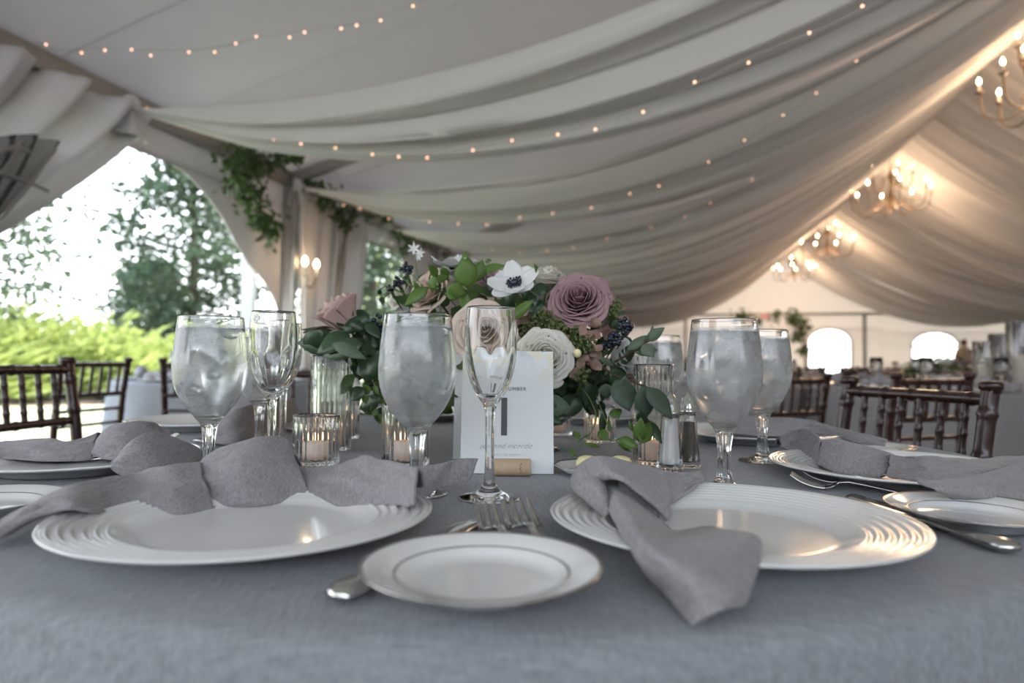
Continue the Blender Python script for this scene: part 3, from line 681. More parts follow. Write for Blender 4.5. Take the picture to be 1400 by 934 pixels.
# ------------------------------------------------------------------ butter dish
bd = empty('butter_dish', (0, 0, 0), 0, 'small silver-rimmed dish of pale yellow butter scoops behind the near right napkin', 'dish'); bd.location = (P(812, 642, .93).x, .93, TZ + .0005)
m = MB(); m.lathe([(.0001, .003), (.03, .003), (.04, .006), (.052, .013), (.0535, .0135), (.0530, .012), (.042, .004), (.03, .0004), (.0001, .0004)], 64, rib=lambda rr, z, a, j: rr * (1 + (.02 * math.cos(10 * a) if rr > .045 else 0))); m.build('dish_bowl', 'china', bd)
m = MB(); m.lathe([(.0515, .0135), (.0530, .0143), (.0542, .0136), (.0535, .0125)], 64, rib=lambda rr, z, a, j: rr * (1 + .02 * math.cos(10 * a))); m.build('silver_rim', 'platinum', bd)
for px, lab in ((803, 'left'), (848, 'right')):
    m = MB(); m.lathe([(.0001, .0), (.010, .001), (.0155, .006), (.0160, .012), (.012, .018), (.006, .0205), (.0001, .021)], 28, rib=lambda rr, z, a, j: rr * (1 + .06 * math.cos(9 * a)))
    o = m.build('butter_scoop', 'butter'); o.location = (P(px, 635, .935).x, .935, TZ + .0047); tag(o, '%s scoop of pale yellow butter in the small dish' % lab, 'butter', 'butter scoops')
# ------------------------------------------------------------------ table number card
card = empty('table_number_card', (0, 0, 0), 0, 'white TABLE NUMBER 1 card standing in a cork holder in front of the flowers', 'card')
BLc = P(629, 648, .925); BRc = P(757, 649, .925); TLc = P(625, 478, .957); TRc = P(743, 483, .957)
BRc.z = BLc.z = TZ + .0015
ex = (BRc - BLc).normalized(); wid = (BRc - BLc).length; ey = ((TLc + TRc) / 2 - (BLc + BRc) / 2); hei = ey.length; ey = (ey - ex * ey.dot(ex)).normalized(); en = ex.cross(ey)
RC = Matrix((ex, ey, en)).transposed(); cM = RC.to_4x4(); cM.translation = (BLc + BRc) / 2; card.matrix_world = cM
cardmat, cn, cb = nt('card with watercolour wash'); cb.inputs['Roughness'].default_value = .6
tcc = cn.nodes.new('ShaderNodeTexCoord'); n1 = cn.nodes.new('ShaderNodeTexNoise'); n1.inputs['Scale'].default_value = 26; n1.inputs['Detail'].default_value = 3
n2 = cn.nodes.new('ShaderNodeTexNoise'); n2.inputs['Scale'].default_value = 34; n2.inputs['Detail'].default_value = 4
sx = cn.nodes.new('ShaderNodeSeparateXYZ'); gy = cn.nodes.new('ShaderNodeMapRange'); gy.inputs['From Min'].default_value = .115; gy.inputs['From Max'].default_value = .155
g1 = cn.nodes.new('ShaderNodeMapRange'); g1.inputs['From Min'].default_value = .52; g1.inputs['From Max'].default_value = .56; g2 = cn.nodes.new('ShaderNodeMapRange'); g2.inputs['From Min'].default_value = .50; g2.inputs['From Max'].default_value = .70
a1 = cn.nodes.new('ShaderNodeMath'); a1.operation = 'MULTIPLY'; c1 = cn.nodes.new('ShaderNodeMix'); c1.data_type = 'RGBA'; c2 = cn.nodes.new('ShaderNodeMix'); c2.data_type = 'RGBA'
c1.inputs[6].default_value = (.70, .72, .74, 1); c1.inputs[7].default_value = (.50, .53, .58, 1); c2.inputs[7].default_value = (.72, .68, .54, 1)
a2 = cn.nodes.new('ShaderNodeMath'); a2.operation = 'MULTIPLY'
K = cn.links; K.new(tcc.outputs['Object'], n1.inputs['Vector']); K.new(tcc.outputs['Object'], n2.inputs['Vector']); K.new(tcc.outputs['Object'], sx.inputs[0]); K.new(sx.outputs[1], gy.inputs['Value'])
K.new(n1.outputs['Fac'], g1.inputs['Value']); K.new(n2.outputs['Fac'], g2.inputs['Value']); K.new(g2.outputs[0], a2.inputs[0]); K.new(gy.outputs[0], a2.inputs[1]); K.new(a2.outputs[0], c1.inputs[0])
K.new(g1.outputs[0], a1.inputs[0]); K.new(gy.outputs[0], a1.inputs[1]); K.new(c1.outputs[2], c2.inputs[6]); K.new(a1.outputs[0], c2.inputs[0]); K.new(c2.outputs[2], cb.inputs['Base Color'])
m = MB(); m.box((0, hei / 2, -.0004), (wid, hei, .0008)); m.build('card_sheet', cardmat, card, smooth=False)
def text(s, size, x, y, z=.0006, shear=0, sp=1.0, parent=None, name='lettering', m_='ink', align='CENTER', wx=1.0, off=0):
    c = bpy.data.curves.new('t', 'FONT'); c.body = s; c.size = size; c.align_x = align; c.shear = shear; c.space_character = sp; c.extrude = .00015; c.offset = off
    o = bpy.data.objects.new('t', c); COL.objects.link(o); bpy.context.view_layer.update(); dg = bpy.context.evaluated_depsgraph_get()
    me = bpy.data.meshes.new_from_object(o.evaluated_get(dg)); bpy.data.objects.remove(o); me.materials.clear(); me.materials.append(MAT[m_])
    q = bpy.data.objects.new(name, me); COL.objects.link(q); q.parent = parent; q.location = (x, y, z); q.scale = (wx, 1, 1); return q
text('TABLE NUMBER', .0068, -.003, .113, sp=1.25, parent=card)
m = MB(); m.box((-.0045, .077, .0003), (.0082, .052, .0005)); m.build('numeral_one', 'ink', card, smooth=False)
text('jen and ricardo', .0098, -.002, .034, shear=.6, sp=1.15, parent=card, off=-.0002)
text('READY TO PARTY!', .0040, -.002, .0235, sp=1.35, parent=card, off=-.0001)
ck = empty('cork_holder', (0, 0, 0), 0, 'pale cork lying in front of the card, clamping its lower edge', 'card holder')
pc = P(699, 646, .905); ck.location = (pc.x, .913, TZ + .0005)
m = MB(); m.lathe([(.0001, -.026), (.0105, -.026), (.0115, -.025), (.0115, .025), (.0105, .026), (.0001, .026)], 36, (0, 0, .0115), Matrix.Rotation(PI / 2, 3, 'Y')); m.build('cork_body', 'cork', ck)
m = MB()
for k in range(5):
    z = .006 + k * .0026; m.tube([(.0115 + .0012 * math.sin(k * 2.1), -.0116 * math.cos(math.asin(min(1, abs(z - .0115) / .0116))) - .0001, z), (.0125 + .001 * math.cos(k * 3), -.0116 * math.cos(math.asin(min(1, abs(z + .002 - .0115) / .0116))) - .0001, z + .002)], .0004, 5)
m.build('printed_mark', 'ink', ck)
# backing sheet seen above the card
bk = empty('backing_sheet', (0, 0, 0), 0, 'pale translucent-looking sheet standing behind the card, left edge beside the middle goblet', 'card')
a = P(621, 560, 1.075); b = P(688, 560, 1.075); tz = P(621, 427, 1.10).z
bk.location = ((a.x + b.x) / 2, 1.062, TZ + .001); bk.rotation_euler = (math.radians(-9), 0, 0); m = MB(); m.box((0, 0, (tz - TZ) / 2), (b.x - a.x, .0008, (tz - TZ))); m.build('sheet', 'paper', bk, smooth=False)
# ------------------------------------------------------------------ napkins: cloth laid through measured folds
def napkin(name, pieces, label, wr=.0022, wf=38, floor=TZ + .001, obj_name='knotted_napkin'):
    r = empty(obj_name, (0, 0, 0), 0, label, 'napkin', 'knotted grey napkins')
    allp = []
    for pn, rows, kw in pieces: allp += [q for rw in rows for q in rw]
    c = sum(allp, Vector()) / len(allp); c.z = TZ; r.location = c
    for i, (pn, rows, kw) in enumerate(pieces):
        m = MB(); patch(m, [[p.copy() for p in rw] for rw in rows], kw.get('ku', 7), kw.get('kv', 6), kw.get('wr', wr), kw.get('wf', wf), seed=i * 3.7 + len(label), floor=kw.get('floor', floor))
        m.v = [tuple(Vector(v) - c) for v in m.v]
        m.build(pn, 'napkin', r, solid=kw.get('th', .0024), sub=1)
    return r
def bund(secs, z0=TZ + .0085, zb=None):
    """cross-sections of a folded roll: (front-bottom px, py, top px, py, depth step, bulge[, z of the bottom])"""
    rows = []
    for s in secs:
        bx, by, tx, ty, dd, bu = s[:6]; z = s[6] if len(s) > 6 else z0; d_fix = s[7] if len(s) > 7 else None
        B = Q(bx, by, z) if d_fix is None else P(bx, by, d_fix); Tp = P(tx, ty, B.y + dd)
        if Tp.z < B.z + .004: Tp.z = B.z + .004
        n = Vector((0, -1, .45)).normalized()
        sec_i = len(rows); A_ = .0035 if bu > .001 else 0; r1, r2, r3 = math.sin(sec_i * 1.9 + bx * .013), math.sin(sec_i * 1.3 + 2 + bx * .007), math.sin(sec_i * 2.3 + 4)
        M1 = B.lerp(Tp, .20) + n * (bu * .8 + A_ * r1); M15 = B.lerp(Tp, .40) + n * (bu * 1.05 - A_ * r2); M17 = B.lerp(Tp, .58) + n * (bu * 1.05 + A_ * r3); M2 = B.lerp(Tp, .80) + n * (bu * .75 - A_ * .5 * r1)
        under = B + Vector((0, dd * .35, -.0005)); Bk = Vector((Tp.x, Tp.y + dd * .9, max(TZ + .003, B.z))); N1 = Tp.lerp(Bk, .5) + Vector((0, .006, .004))
        rows.append([under, B, M1, M15, M17, M2, Tp, N1, Bk])
    return rows
zp = TZ + .0085
NLt = bund([(-40, 762, -40, 738, .02, .002, TZ + .004), (0, 732, 0, 714, .03, .003, TZ + .012), (58, 702, 64, 678, .035, .004, TZ + .024), (110, 697, 103, 663, .04, .006, TZ + .026), (146, 706, 150, 654, .045, .004, TZ + .012), (190, 701, 195, 645, .05, .007), (240, 703, 232, 637, .05, .006), (292, 694, 275, 634, .045, .005)])
NLr = bund([(405, 668, 400, 640, .03, .004, TZ + .013), (430, 678, 440, 640, .035, .006, TZ + .012), (462, 690, 480, 631, .05, .007, TZ + .010), (500, 692, 503, 624, .05, .004, TZ + .012), (540, 690, 535, 632, .05, .006, TZ + .018), (566, 691, 572, 641, .045, .004, TZ + .026)])
e1 = [P(566, 690, .70), P(575, 668, .705), P(590, 652, .715), P(604, 637, .725)]
NLf = [[P(520, 665, .72), P(530, 655, .73), P(545, 645, .74), P(560, 640, .75)], [P(566, 685, .715), P(578, 664, .725), P(592, 648, .735), P(604, 634, .745)], [P(604, 665, .745), P(612, 652, .75), P(620, 640, .76), P(626, 628, .77)], [P(642, 657, .765), P(647, 646, .77), P(650, 636, .775), P(654, 627, .78)]]
NLk = bund([(286, 672, 270, 636, .03, .004, TZ + .020), (300, 690, 296, 617, .045, .010), (335, 692, 335, 604, .055, .015), (372, 689, 366, 598, .055, .014), (402, 683, 390, 601, .05, .010), (424, 676, 402, 622, .04, .004, TZ + .012)])
napkin('NL', [('tail', NLt, {}), ('tail', NLr, {}), ('flared_corner', NLf, {'th': .002, 'wr': .001}), ('knot', NLk, {'wr': .0012})], 'grey linen napkin knotted across the near left plate, big smooth knot')
# near right
zq = TZ + .0085
def prow(pts, ds): return [P(x, y, d) for (x, y), d in zip(pts, ds)]
NRl = [prow([(782, 655), (785, 668), (808, 690), (829, 707)], (.69, .66, .63, .613)), prow([(789, 641), (797, 656), (816, 681), (832, 704)], (.69, .645, .617, .606)), prow([(808, 636), (814, 655), (824, 676), (834, 698)], (.685, .64, .614, .608)), prow([(824, 650), (826, 662), (830, 678), (836, 694)], (.67, .645, .625, .618))]
NRk = [prow([(788, 640), (799, 643), (811, 650), (822, 657)], (.72, .68, .648, .642)), prow([(808, 626), (817, 634), (828, 645), (836, 654)], (.72, .668, .632, .628)), prow([(832, 626), (839, 636), (846, 648), (851, 659)], (.72, .664, .626, .620)), prow([(860, 633), (865, 645), (869, 659), (873, 674)], (.72, .664, .624, .612)), prow([(884, 642), (888, 657), (891, 673), (893, 691)], (.715, .662, .622, .606)), prow([(903, 652), (906, 668), (907, 686), (906, 704)], (.70, .655, .622, .604)), prow([(914, 670), (915, 683), (915, 698), (913, 712)], (.67, .645, .625, .612))]
NRb = bund([(880, 680, 868, 634, .03, .004, TZ + .016), (915, 687, 900, 644, .03, .006, TZ + .014), (935, 676, 925, 648, .03, .004, TZ + .018), (948, 667, 946, 649, .02, .002, TZ + .024), (960, 658, 959, 653, .008, .001, TZ + .026)])
zz = lambda px, py, z: Q(px, py, TZ + z)
NRf = [[zz(822, 662, .030), zz(836, 655, .034), zz(850, 660, .033), zz(866, 668, .026)],
       [zz(828, 684, .024), zz(842, 680, .034), zz(862, 684, .029), zz(884, 692, .018)],
       [zz(839, 710, .022), zz(858, 704, .034), zz(880, 706, .024), zz(904, 711, .012)],
       [zz(852, 734, .022), zz(874, 731, .035), zz(900, 731, .022), zz(926, 726, .012)],
       [zz(866, 756, .023), zz(896, 754, .034), zz(935, 742, .028), zz(975, 723, .016)],
       [zz(882, 780, .018), zz(925, 772, .031), zz(975, 756, .030), zz(1020, 730, .027)],
       [zz(905, 804, .008), zz(945, 797, .024), zz(995, 780, .027), zz(1041, 745, .026)],
       [zz(926, 832, .004), zz(962, 820, .016), zz(1004, 806, .020), zz(1034, 787, .018)],
       [zz(945, 856, .002), zz(972, 842, .009), zz(993, 832, .012), zz(1014, 830, .009)]]
NRi = bund([(838, 706, 846, 660, .02, .004, TZ + .012), (870, 712, 876, 672, .02, .004, TZ + .010), (900, 716, 898, 690, .02, .003, TZ + .010)])
napkin('NR', [('knot_side', NRl, {'th': .003, 'wr': .0010}), ('knot', NRk, {'th': .003, 'wr': .0010}), ('tail', NRb, {}), ('hanging_tail', NRf, {'th': .0022, 'wr': .0018, 'wf': 30}), ('inner_fold', NRi, {'wr': .001})], 'grey napkin looped on the near right plate, wide tail falling onto the cloth')
# left
d_ = lambda *a: a
Lt = bund([(-60, 636, -60, 612, .05, .003, TZ + .012), (0, 628, 0, 605, .05, .005, TZ + .012), (35, 629, 60, 600, .05, .006, TZ + .012), (75, 631, 92, 604, .045, .005, TZ + .012), (128, 627, 135, 592, .04, .005, TZ + .012)])
Lk = bund([(130, 625, 128, 607, .03, .006, TZ + .014), (150, 628, 150, 585, .04, .012, TZ + .013), (178, 628, 180, 578, .04, .012, TZ + .013), (205, 622, 208, 577, .04, .008, TZ + .016), (222, 612, 222, 588, .03, .004, TZ + .02)])
Lr = bund([(153, 640, 168, 616, .02, .004, TZ + .018), (168, 648, 190, 598, .03, .005, TZ + .012), (205, 648, 215, 592, .04, .010, TZ + .010), (240, 645, 243, 601, .04, .010, TZ + .008), (266, 638, 262, 609, .03, .006, TZ + .008), (277, 630, 275, 622, .01, .003, TZ + .01)])
napkin('L', [('tail', Lt, {}), ('knot', Lk, {}), ('tail', Lr, {'wr': .001})], 'grey napkin knotted on the left-edge plate, rounded fold at its right end')
Rk = bund([(1066, 611, 1066, 600, .02, .003, TZ + .022), (1085, 618, 1084, 589, .04, .008, TZ + .016), (1108, 628, 1104, 588, .04, .008, TZ + .013), (1124, 638, 1120, 600, .03, .004, TZ + .010)])
Rk2 = bund([(1118, 634, 1124, 603, .02, .003, TZ + .014), (1145, 645, 1145, 602, .04, .010, TZ + .010), (1180, 649, 1180, 610, .04, .011, TZ + .010), (1207, 651, 1214, 619, .03, .006, TZ + .012), (1222, 632, 1224, 624, .01, .002, TZ + .025)])
Rt = bund([(1212, 650, 1216, 622, .03, .004, TZ + .016), (1240, 655, 1240, 626, .05, .005, TZ + .020), (1275, 662, 1262, 625, .06, .004, TZ + .022), (1310, 660, 1300, 628, .06, .004, TZ + .024), (1350, 655, 1345, 632, .05, .004, TZ + .026), (1400, 650, 1398, 626, .05, .003, TZ + .024), (1440, 650, 1440, 628, .05, .003, TZ + .022)])
Rf = [[zz(1248, 654, .030), zz(1290, 656, .034), zz(1340, 650, .036), zz(1400, 630, .038), zz(1450, 620, .036)], [zz(1262, 662, .030), zz(1305, 666, .031), zz(1350, 663, .030), zz(1405, 652, .026), zz(1450, 645, .022)], [zz(1282, 671, .026), zz(1318, 676, .024), zz(1360, 678, .020), zz(1410, 676, .015), zz(1450, 672, .012)], [zz(1300, 681, .016), zz(1330, 685, .012), zz(1370, 689, .008), zz(1415, 692, .006), zz(1450, 694, .004)]]
napkin('R', [('knot', Rk, {}), ('knot_band', Rk2, {'wr': .0012}), ('tail', Rt, {}), ('flared_corner', Rf, {'th': .002})], 'grey linen napkin knotted on the right plate, tail spreading to the right edge')
FL = bund([(276, 602, 290, 585, .04, .004, TZ + .012), (300, 606, 305, 566, .05, .01, TZ + .010), (335, 606, 335, 556, .05, .01, TZ + .008), (356, 590, 372, 548, .06, .006, TZ + .010), (395, 577, 402, 545, .05, .004, TZ + .012)])
FLk = bund([(290, 575, 298, 548, .03, .004, TZ + .02, 1.52), (318, 570, 318, 530, .05, .01, TZ + .02, 1.50), (345, 565, 345, 534, .05, .01, TZ + .02, 1.50), (360, 560, 362, 548, .03, .004, TZ + .02, 1.52)])
napkin('FL', [('tail', FL, {}), ('knot', FLk, {})], 'grey linen napkin knotted on the far left plate, seen between the left goblet and flutes')
FR = bund([(985, 588, 990, 580, .03, .004, TZ + .02), (1010, 593, 1016, 571, .05, .008, TZ + .014), (1050, 596, 1046, 571, .05, .008, TZ + .012), (1090, 596, 1086, 573, .04, .006, TZ + .012), (1105, 593, 1108, 575, .04, .004, TZ + .016), (1145, 596, 1141, 585, .04, .004, TZ + .02), (1175, 605, 1175, 592, .04, .003, TZ + .02), (1210, 609, 1212, 602, .02, .002, TZ + .02)])
napkin('FR', [('tail', FR, {})], 'grey linen napkin rolled on the far right plate, behind the right goblets')
FM = bund([(775, 577, 779, 570, .04, .004, TZ + .016), (800, 572, 795, 556, .05, .006, TZ + .014), (835, 570, 832, 548, .05, .008, TZ + .014), (865, 570, 862, 550, .05, .006, TZ + .016)])
napkin('FM', [('tail', FM, {})], 'grey linen napkin on the far plate seen under the right side of the flowers')
# ------------------------------------------------------------------ the floral centrepiece
CP = empty('floral_centerpiece', (.03, 1.19, TZ + .0005), 0, 'lush low arrangement of mauve, blush and white flowers with trailing greenery, middle of the table', 'flower arrangement')
CO = CP.location.copy()
def C(px, py, d): return P(px, py, d) - CO
def axes(ax):
    ax = Vector(ax).normalized(); a = ax.orthogonal().normalized(); b = ax.cross(a); return Matrix((a, b, ax)).transposed()
def rose(name, c, ax, R_, col, n=34, open_=1.0, seed=0, H_=None):
    rnd = random.Random(seed); H_ = H_ or R_ * 1.15; Rm = axes(ax); m = MB()
    for i in range(n):
        k = ((i + .6) / n) ** .72; ang = i * 2.39996 + rnd.uniform(-.15, .15); half = .62 + .35 * (1 - k) + rnd.uniform(-.05, .1)
        lean = open_ * k; top = H_ * (1.0 - .42 * k * open_) * (.92 + rnd.uniform(-.05, .05)); G = []
        for a_ in range(7):
            a = -1 + a_ / 3; row = []
            for b_ in range(6):
                b = b_ / 5
                rad = R_ * (k * (.30 + .70 * b ** .8) + .03) * (1 + .10 * lean * b ** 5)
                z = top * (b - .05) * (1 - .16 * a * a * b) - lean * R_ * .22 * b ** 4 - .25 * R_
                th = ang + half * a * (.55 + .45 * b) ; rad *= 1 + .05 * math.sin(5 * a + i) * b + .04 * a * (1 if i % 2 else -1)
                row.append(Vector((rad * math.cos(th), rad * math.sin(th), z)))
            G.append(row)
        m.grid([[Vector(c) + Rm @ p for p in r_] for r_ in G])
    o = m.build(name, col, CP, solid=.0006, sub=1); return o
def sepals(c, ax, R_):
    m = MB(); Rm = axes(ax)
    for k in range(5):
        a = k * 2 * PI / 5; d = Rm @ Vector((math.cos(a) * .8, math.sin(a) * .8, .6)); m.leaf(Vector(c) - Vector(ax).normalized() * R_ * .5, d, Rm @ Vector((-math.cos(a), -math.sin(a), .6)), R_ * 1.1, R_ * .4, -.2)
    m.tube(smooth_path([Vector(c) - Vector(ax).normalized() * R_ * .4, Vector(c) - Vector(ax).normalized() * R_ * 1.6 + Vector((0, 0, -.02)), Vector((Vector(c).x * .4, Vector(c).y * .4, .10))], 4), .0022, 6)
    m.build('rose_sepals', 'leaf', CP)
px2 = lambda r_, d: r_ * d / F
def R3(name, px, py, d, rpx, ax, col, n, op, seed, lab=None, H_=None):
    o = rose(name, C(px, py, d), ax, px2(rpx, d), col, n, op, seed, H_); sepals(C(px, py, d), ax, px2(rpx, d))
    if lab: o['label'] = lab
R3('rose', 792, 413, 1.07, 42, (-.12, -.88, .45), 'mauve', 44, 1.0, 1, 'large open mauve rose')
R3('rose', 474, 442, 1.12, 31, (-.55, -.25, .8), 'blush', 24, .45, 2, 'blush pink rose in side view at the left', px2(58, 1.12))
R3('rose', 744, 490, 1.00, 40, (.12, -.93, .2), 'ivory', 40, 1.0, 3, 'ivory garden rose right beside the card')
R3('rose', 748, 385, 1.16, 32, (.15, -.35, .9), 'ivory', 30, .8, 4, 'ivory rose behind the anemone')
R3('rose', 662, 456, 1.02, 44, (-.02, -.97, .2), 'peach', 38, 1.0, 5, 'peach garden rose seen through the flute')
R3('rose', 676, 392, 1.24, 32, (-.1, -.6, .75), 'mauve', 28, .9, 6, 'mauve rose behind the bright leaves')
R3('rose', 846, 486, 1.08, 28, (.75, -.55, .35), 'white', 18, .7, 7, 'white rose at the right end', px2(36, 1.08))
R3('rose', 628, 372, 1.30, 36, (-.2, -.2, .95), 'white', 22, .9, 8, 'white rose at the top')
R3('rose', 590, 402, 1.15, 34, (-.5, -.7, .4), 'peach', 22, .9, 9, 'pale cream rose above the middle goblet')
R3('rose', 552, 400, 1.22, 28, (-.8, -.5, .4), 'ivory', 20, .9, 10)
R3('rose', 560, 470, 1.20, 30, (-.5, -.8, .2), 'white', 24, 1, 11); R3('rose', 505, 465, 1.22, 18, (-.9, -.4, .3), 'white', 16, .9, 12)
R3('rose', 590, 530, 1.2, 30, (-.2, -.9, .1), 'mauve', 24, 1, 14); R3('rose', 730, 440, 1.12, 26, (0, -.8, .4), 'blush', 20, .9, 15)
# anemones: broad petals round a dark centre
def anemone(px, py, d, rpx, ax, seed=0):
    c = C(px, py, d); R_ = px2(rpx, d); Rm = axes(ax); rnd = random.Random(seed); m = MB()
    for k in range(8):
        a = k * 2 * PI / 8 + rnd.uniform(-.12, .12); L_ = R_ * rnd.uniform(.9, 1.1); lift = .25 + .2 * (k % 2); G = []
        for i in range(7):
            u = i / 6; w = R_ * .46 * math.sin(PI * (.08 + .84 * u) ** .9) ** .7; row = []
            for j in range(5):
                v = -1 + j / 2; row.append(c + Rm @ (Matrix.Rotation(a, 3, 'Z') @ Vector((L_ * u + .0015, v * w, R_ * lift * u * u * .9 + .12 * w * v * v + R_ * .04 * math.sin(6 * v + k)))))
            G.append(row)
        m.grid(G)
    o = m.build('anemone', 'white', CP, solid=.0004, sub=1); o['label'] = 'white anemone with a dark centre'
    e = MB(); e.ball(c + Rm @ Vector((0, 0, R_ * .06)), R_ * .17, 12, 8)
    for k in range(46):
        a = rnd.uniform(0, 6.28); q = R_ * rnd.uniform(.22, .36); e.tube([c, c + Rm @ Vector((q * math.cos(a), q * math.sin(a), R_ * .10))], R_ * .012, 4); e.ball(c + Rm @ Vector((q * math.cos(a), q * math.sin(a), R_ * .11)), R_ * .04, 5, 4)
    e.build('anemone_center', 'berry', CP)
anemone(704, 388, 1.05, 33, (-.25, -.72, .62), 1)
anemone(618, 366, 1.22, 30, (.1, -.1, .98), 2); anemone(566, 425, 1.2, 24, (-.5, -.7, .3), 5)
# star-shaped white jasmine at the top
m = MB()
for (px, py, r_) in ((566, 340, 10), (574, 346, 8), (572, 352, 6)):
    c = C(px, py, 1.25); R_ = px2(r_, 1.25)
    for k in range(6): a = k * PI / 3 + px; m.leaf(c, (math.cos(a), -.25, math.sin(a)), (0, -1, 0), R_, R_ * .34, -.1)
m.build('jasmine_flowers', 'white', CP)
m = MB(); m.tube(smooth_path([C(568, 345, 1.25), C(572, 380, 1.22), C(600, 440, 1.2)], 5), .0008, 5); m.build('jasmine_stem', 'gstem', CP)
# berries
def berries(px, py, d, rpx, n, col, br, seed, lab=None):
    rnd = random.Random(seed); m = MB(); st = MB(); c0 = C(px, py, d)
    for k in range(n):
        v = Vector((rnd.gauss(0, 1), rnd.gauss(0, .7), rnd.gauss(0, 1))); v = v.normalized() * px2(rpx, d) * rnd.uniform(.4, 1)
        m.ball(c0 + v, br * rnd.uniform(.8, 1.15), 8, 6); st.tube([c0 + v, c0 + v * .3 + Vector((0, .01, -.01)), c0 * .93 + Vector((0, .02, -.02))], .0006, 4)
    o = m.build('berry_cluster', col, CP); st.build('berry_stems', 'gstem', CP)
    if lab: o['label'] = lab
for a in ((555, 368, 1.16, 9, 12, 'berry', .0042, 1, 'navy berries at the upper left'), (545, 382, 1.15, 10, 14, 'berry', .0038, 2), (535, 392, 1.14, 7, 8, 'berry', .0034, 3), (518, 440, 1.14, 13, 14, 'berry', .0042, 4), (512, 458, 1.14, 9, 10, 'berry', .0040, 5),
          (856, 447, 1.04, 13, 18, 'berry', .0042, 6, 'navy berries at the right'), (840, 462, 1.03, 12, 18, 'berry', .0040, 7), (828, 474, 1.03, 8, 10, 'berry', .0036, 8),
          (742, 438, 1.04, 17, 60, 'gberry', .0028, 9, 'green seeded berries'), (722, 452, 1.04, 13, 40, 'gberry', .0028, 10), (778, 462, 1.03, 18, 60, 'gberry', .0027, 11), (784, 485, 1.02, 14, 40, 'gberry', .0027, 12), (797, 514, 1.0, 12, 36, 'gberry', .0028, 13), (800, 470, 1.02, 16, 60, 'gberry', .0027, 17), (762, 448, 1.03, 14, 50, 'gberry', .0027, 18), (842, 420, 1.06, 10, 20, 'gberry', .0032, 14), (836, 430, 1.06, 8, 14, 'gberry', .0030, 15), (520, 520, 1.1, 10, 26, 'gberry', .0028, 16)):
    berries(*a)
# hydrangea florets
def florets(px, py, d, sp, n, r_, col, seed):
    rnd = random.Random(seed); m = MB()
    for k in range(n):
        c = C(px + rnd.uniform(-sp, sp), py + rnd.uniform(-sp, sp), d + rnd.uniform(-.01, .02)); Rm = axes((rnd.uniform(-.6, .6), -1, rnd.uniform(-.3, .8))); R_ = px2(r_, d) * rnd.uniform(.8, 1.2)
        for q in range(4): a = q * PI / 2; m.leaf(c, Rm @ Vector((math.cos(a), math.sin(a), .15)), Rm @ Vector((0, 0, 1)), R_, R_ * 1.35, -.1, pinch=.1)
    m.build('hydrangea_florets', col, CP)
for a in ((805, 455, 1.03, 14, 10, 7, 'dusty', 1), (776, 470, 1.03, 14, 9, 7, 'dusty', 2), (808, 488, 1.02, 14, 12, 7, 'dusty', 3), (828, 412, 1.08, 7, 5, 9, 'dusty', 4), (712, 432, 1.05, 10, 5, 10, 'dusty', 5), (785, 500, 1.01, 18, 6, 8, 'dusty', 6), (735, 420, 1.06, 12, 6, 9, 'leafd', 7), (838, 446, 1.07, 14, 5, 8, 'dusty', 8), (660, 500, 1.15, 30, 14, 9, 'dusty', 9), (590, 500, 1.18, 30, 14, 9, 'dusty', 10), (560, 545, 1.14, 22, 12, 9, 'mauve', 11)):
    florets(*a)
m = MB(); m.ball(C(789, 483, .995), px2(6, 1.0), 12, 8); m.build('seed_pod', 'butter', CP)
# leaves that read one by one in the photo: base px,py -> tip px,py, width px, depth
def leaves(name, mt, L_, seed=0):
    rnd = random.Random(seed); m = MB()
    for (x0, y0, x1, y1, w, d, *rest) in L_:
        dz = rest[0] if rest else rnd.uniform(-.02, .02); a = C(x0, y0, d); b = C(x1, y1, d + dz); dd = b - a
        m.leaf(a, dd, (rnd.uniform(-.3, .3), -1, rnd.uniform(.1, .6)), dd.length, px2(w, d) * 1.05, .06)
    return m.build(name, mt, CP, solid=.0005)
leaves('bright_leaves', 'leafb', [(585, 393, 553, 417, 17, 1.02), (640, 392, 632, 352, 30, 1.04), (640, 395, 640, 350, 26, 1.10), (598, 378, 586, 362, 13, 1.06), (594, 378, 590, 400, 14, 1.05), (610, 400, 626, 408, 17, 1.03), (612, 392, 638, 404, 20, 1.03), (650, 385, 660, 355, 20, 1.12),
       (632, 348, 641, 350, 9, 1.08), (664, 358, 672, 356, 7, 1.1), (700, 436, 728, 410, 15, .99), (632, 400, 640, 428, 16, 1.06), (604, 365, 612, 384, 12, 1.1), (735, 375, 731, 360, 7, 1.04), (655, 372, 690, 362, 14, 1.15), (566, 385, 576, 405, 8, 1.1), (595, 386, 612, 376, 12, 1.08)], 1)
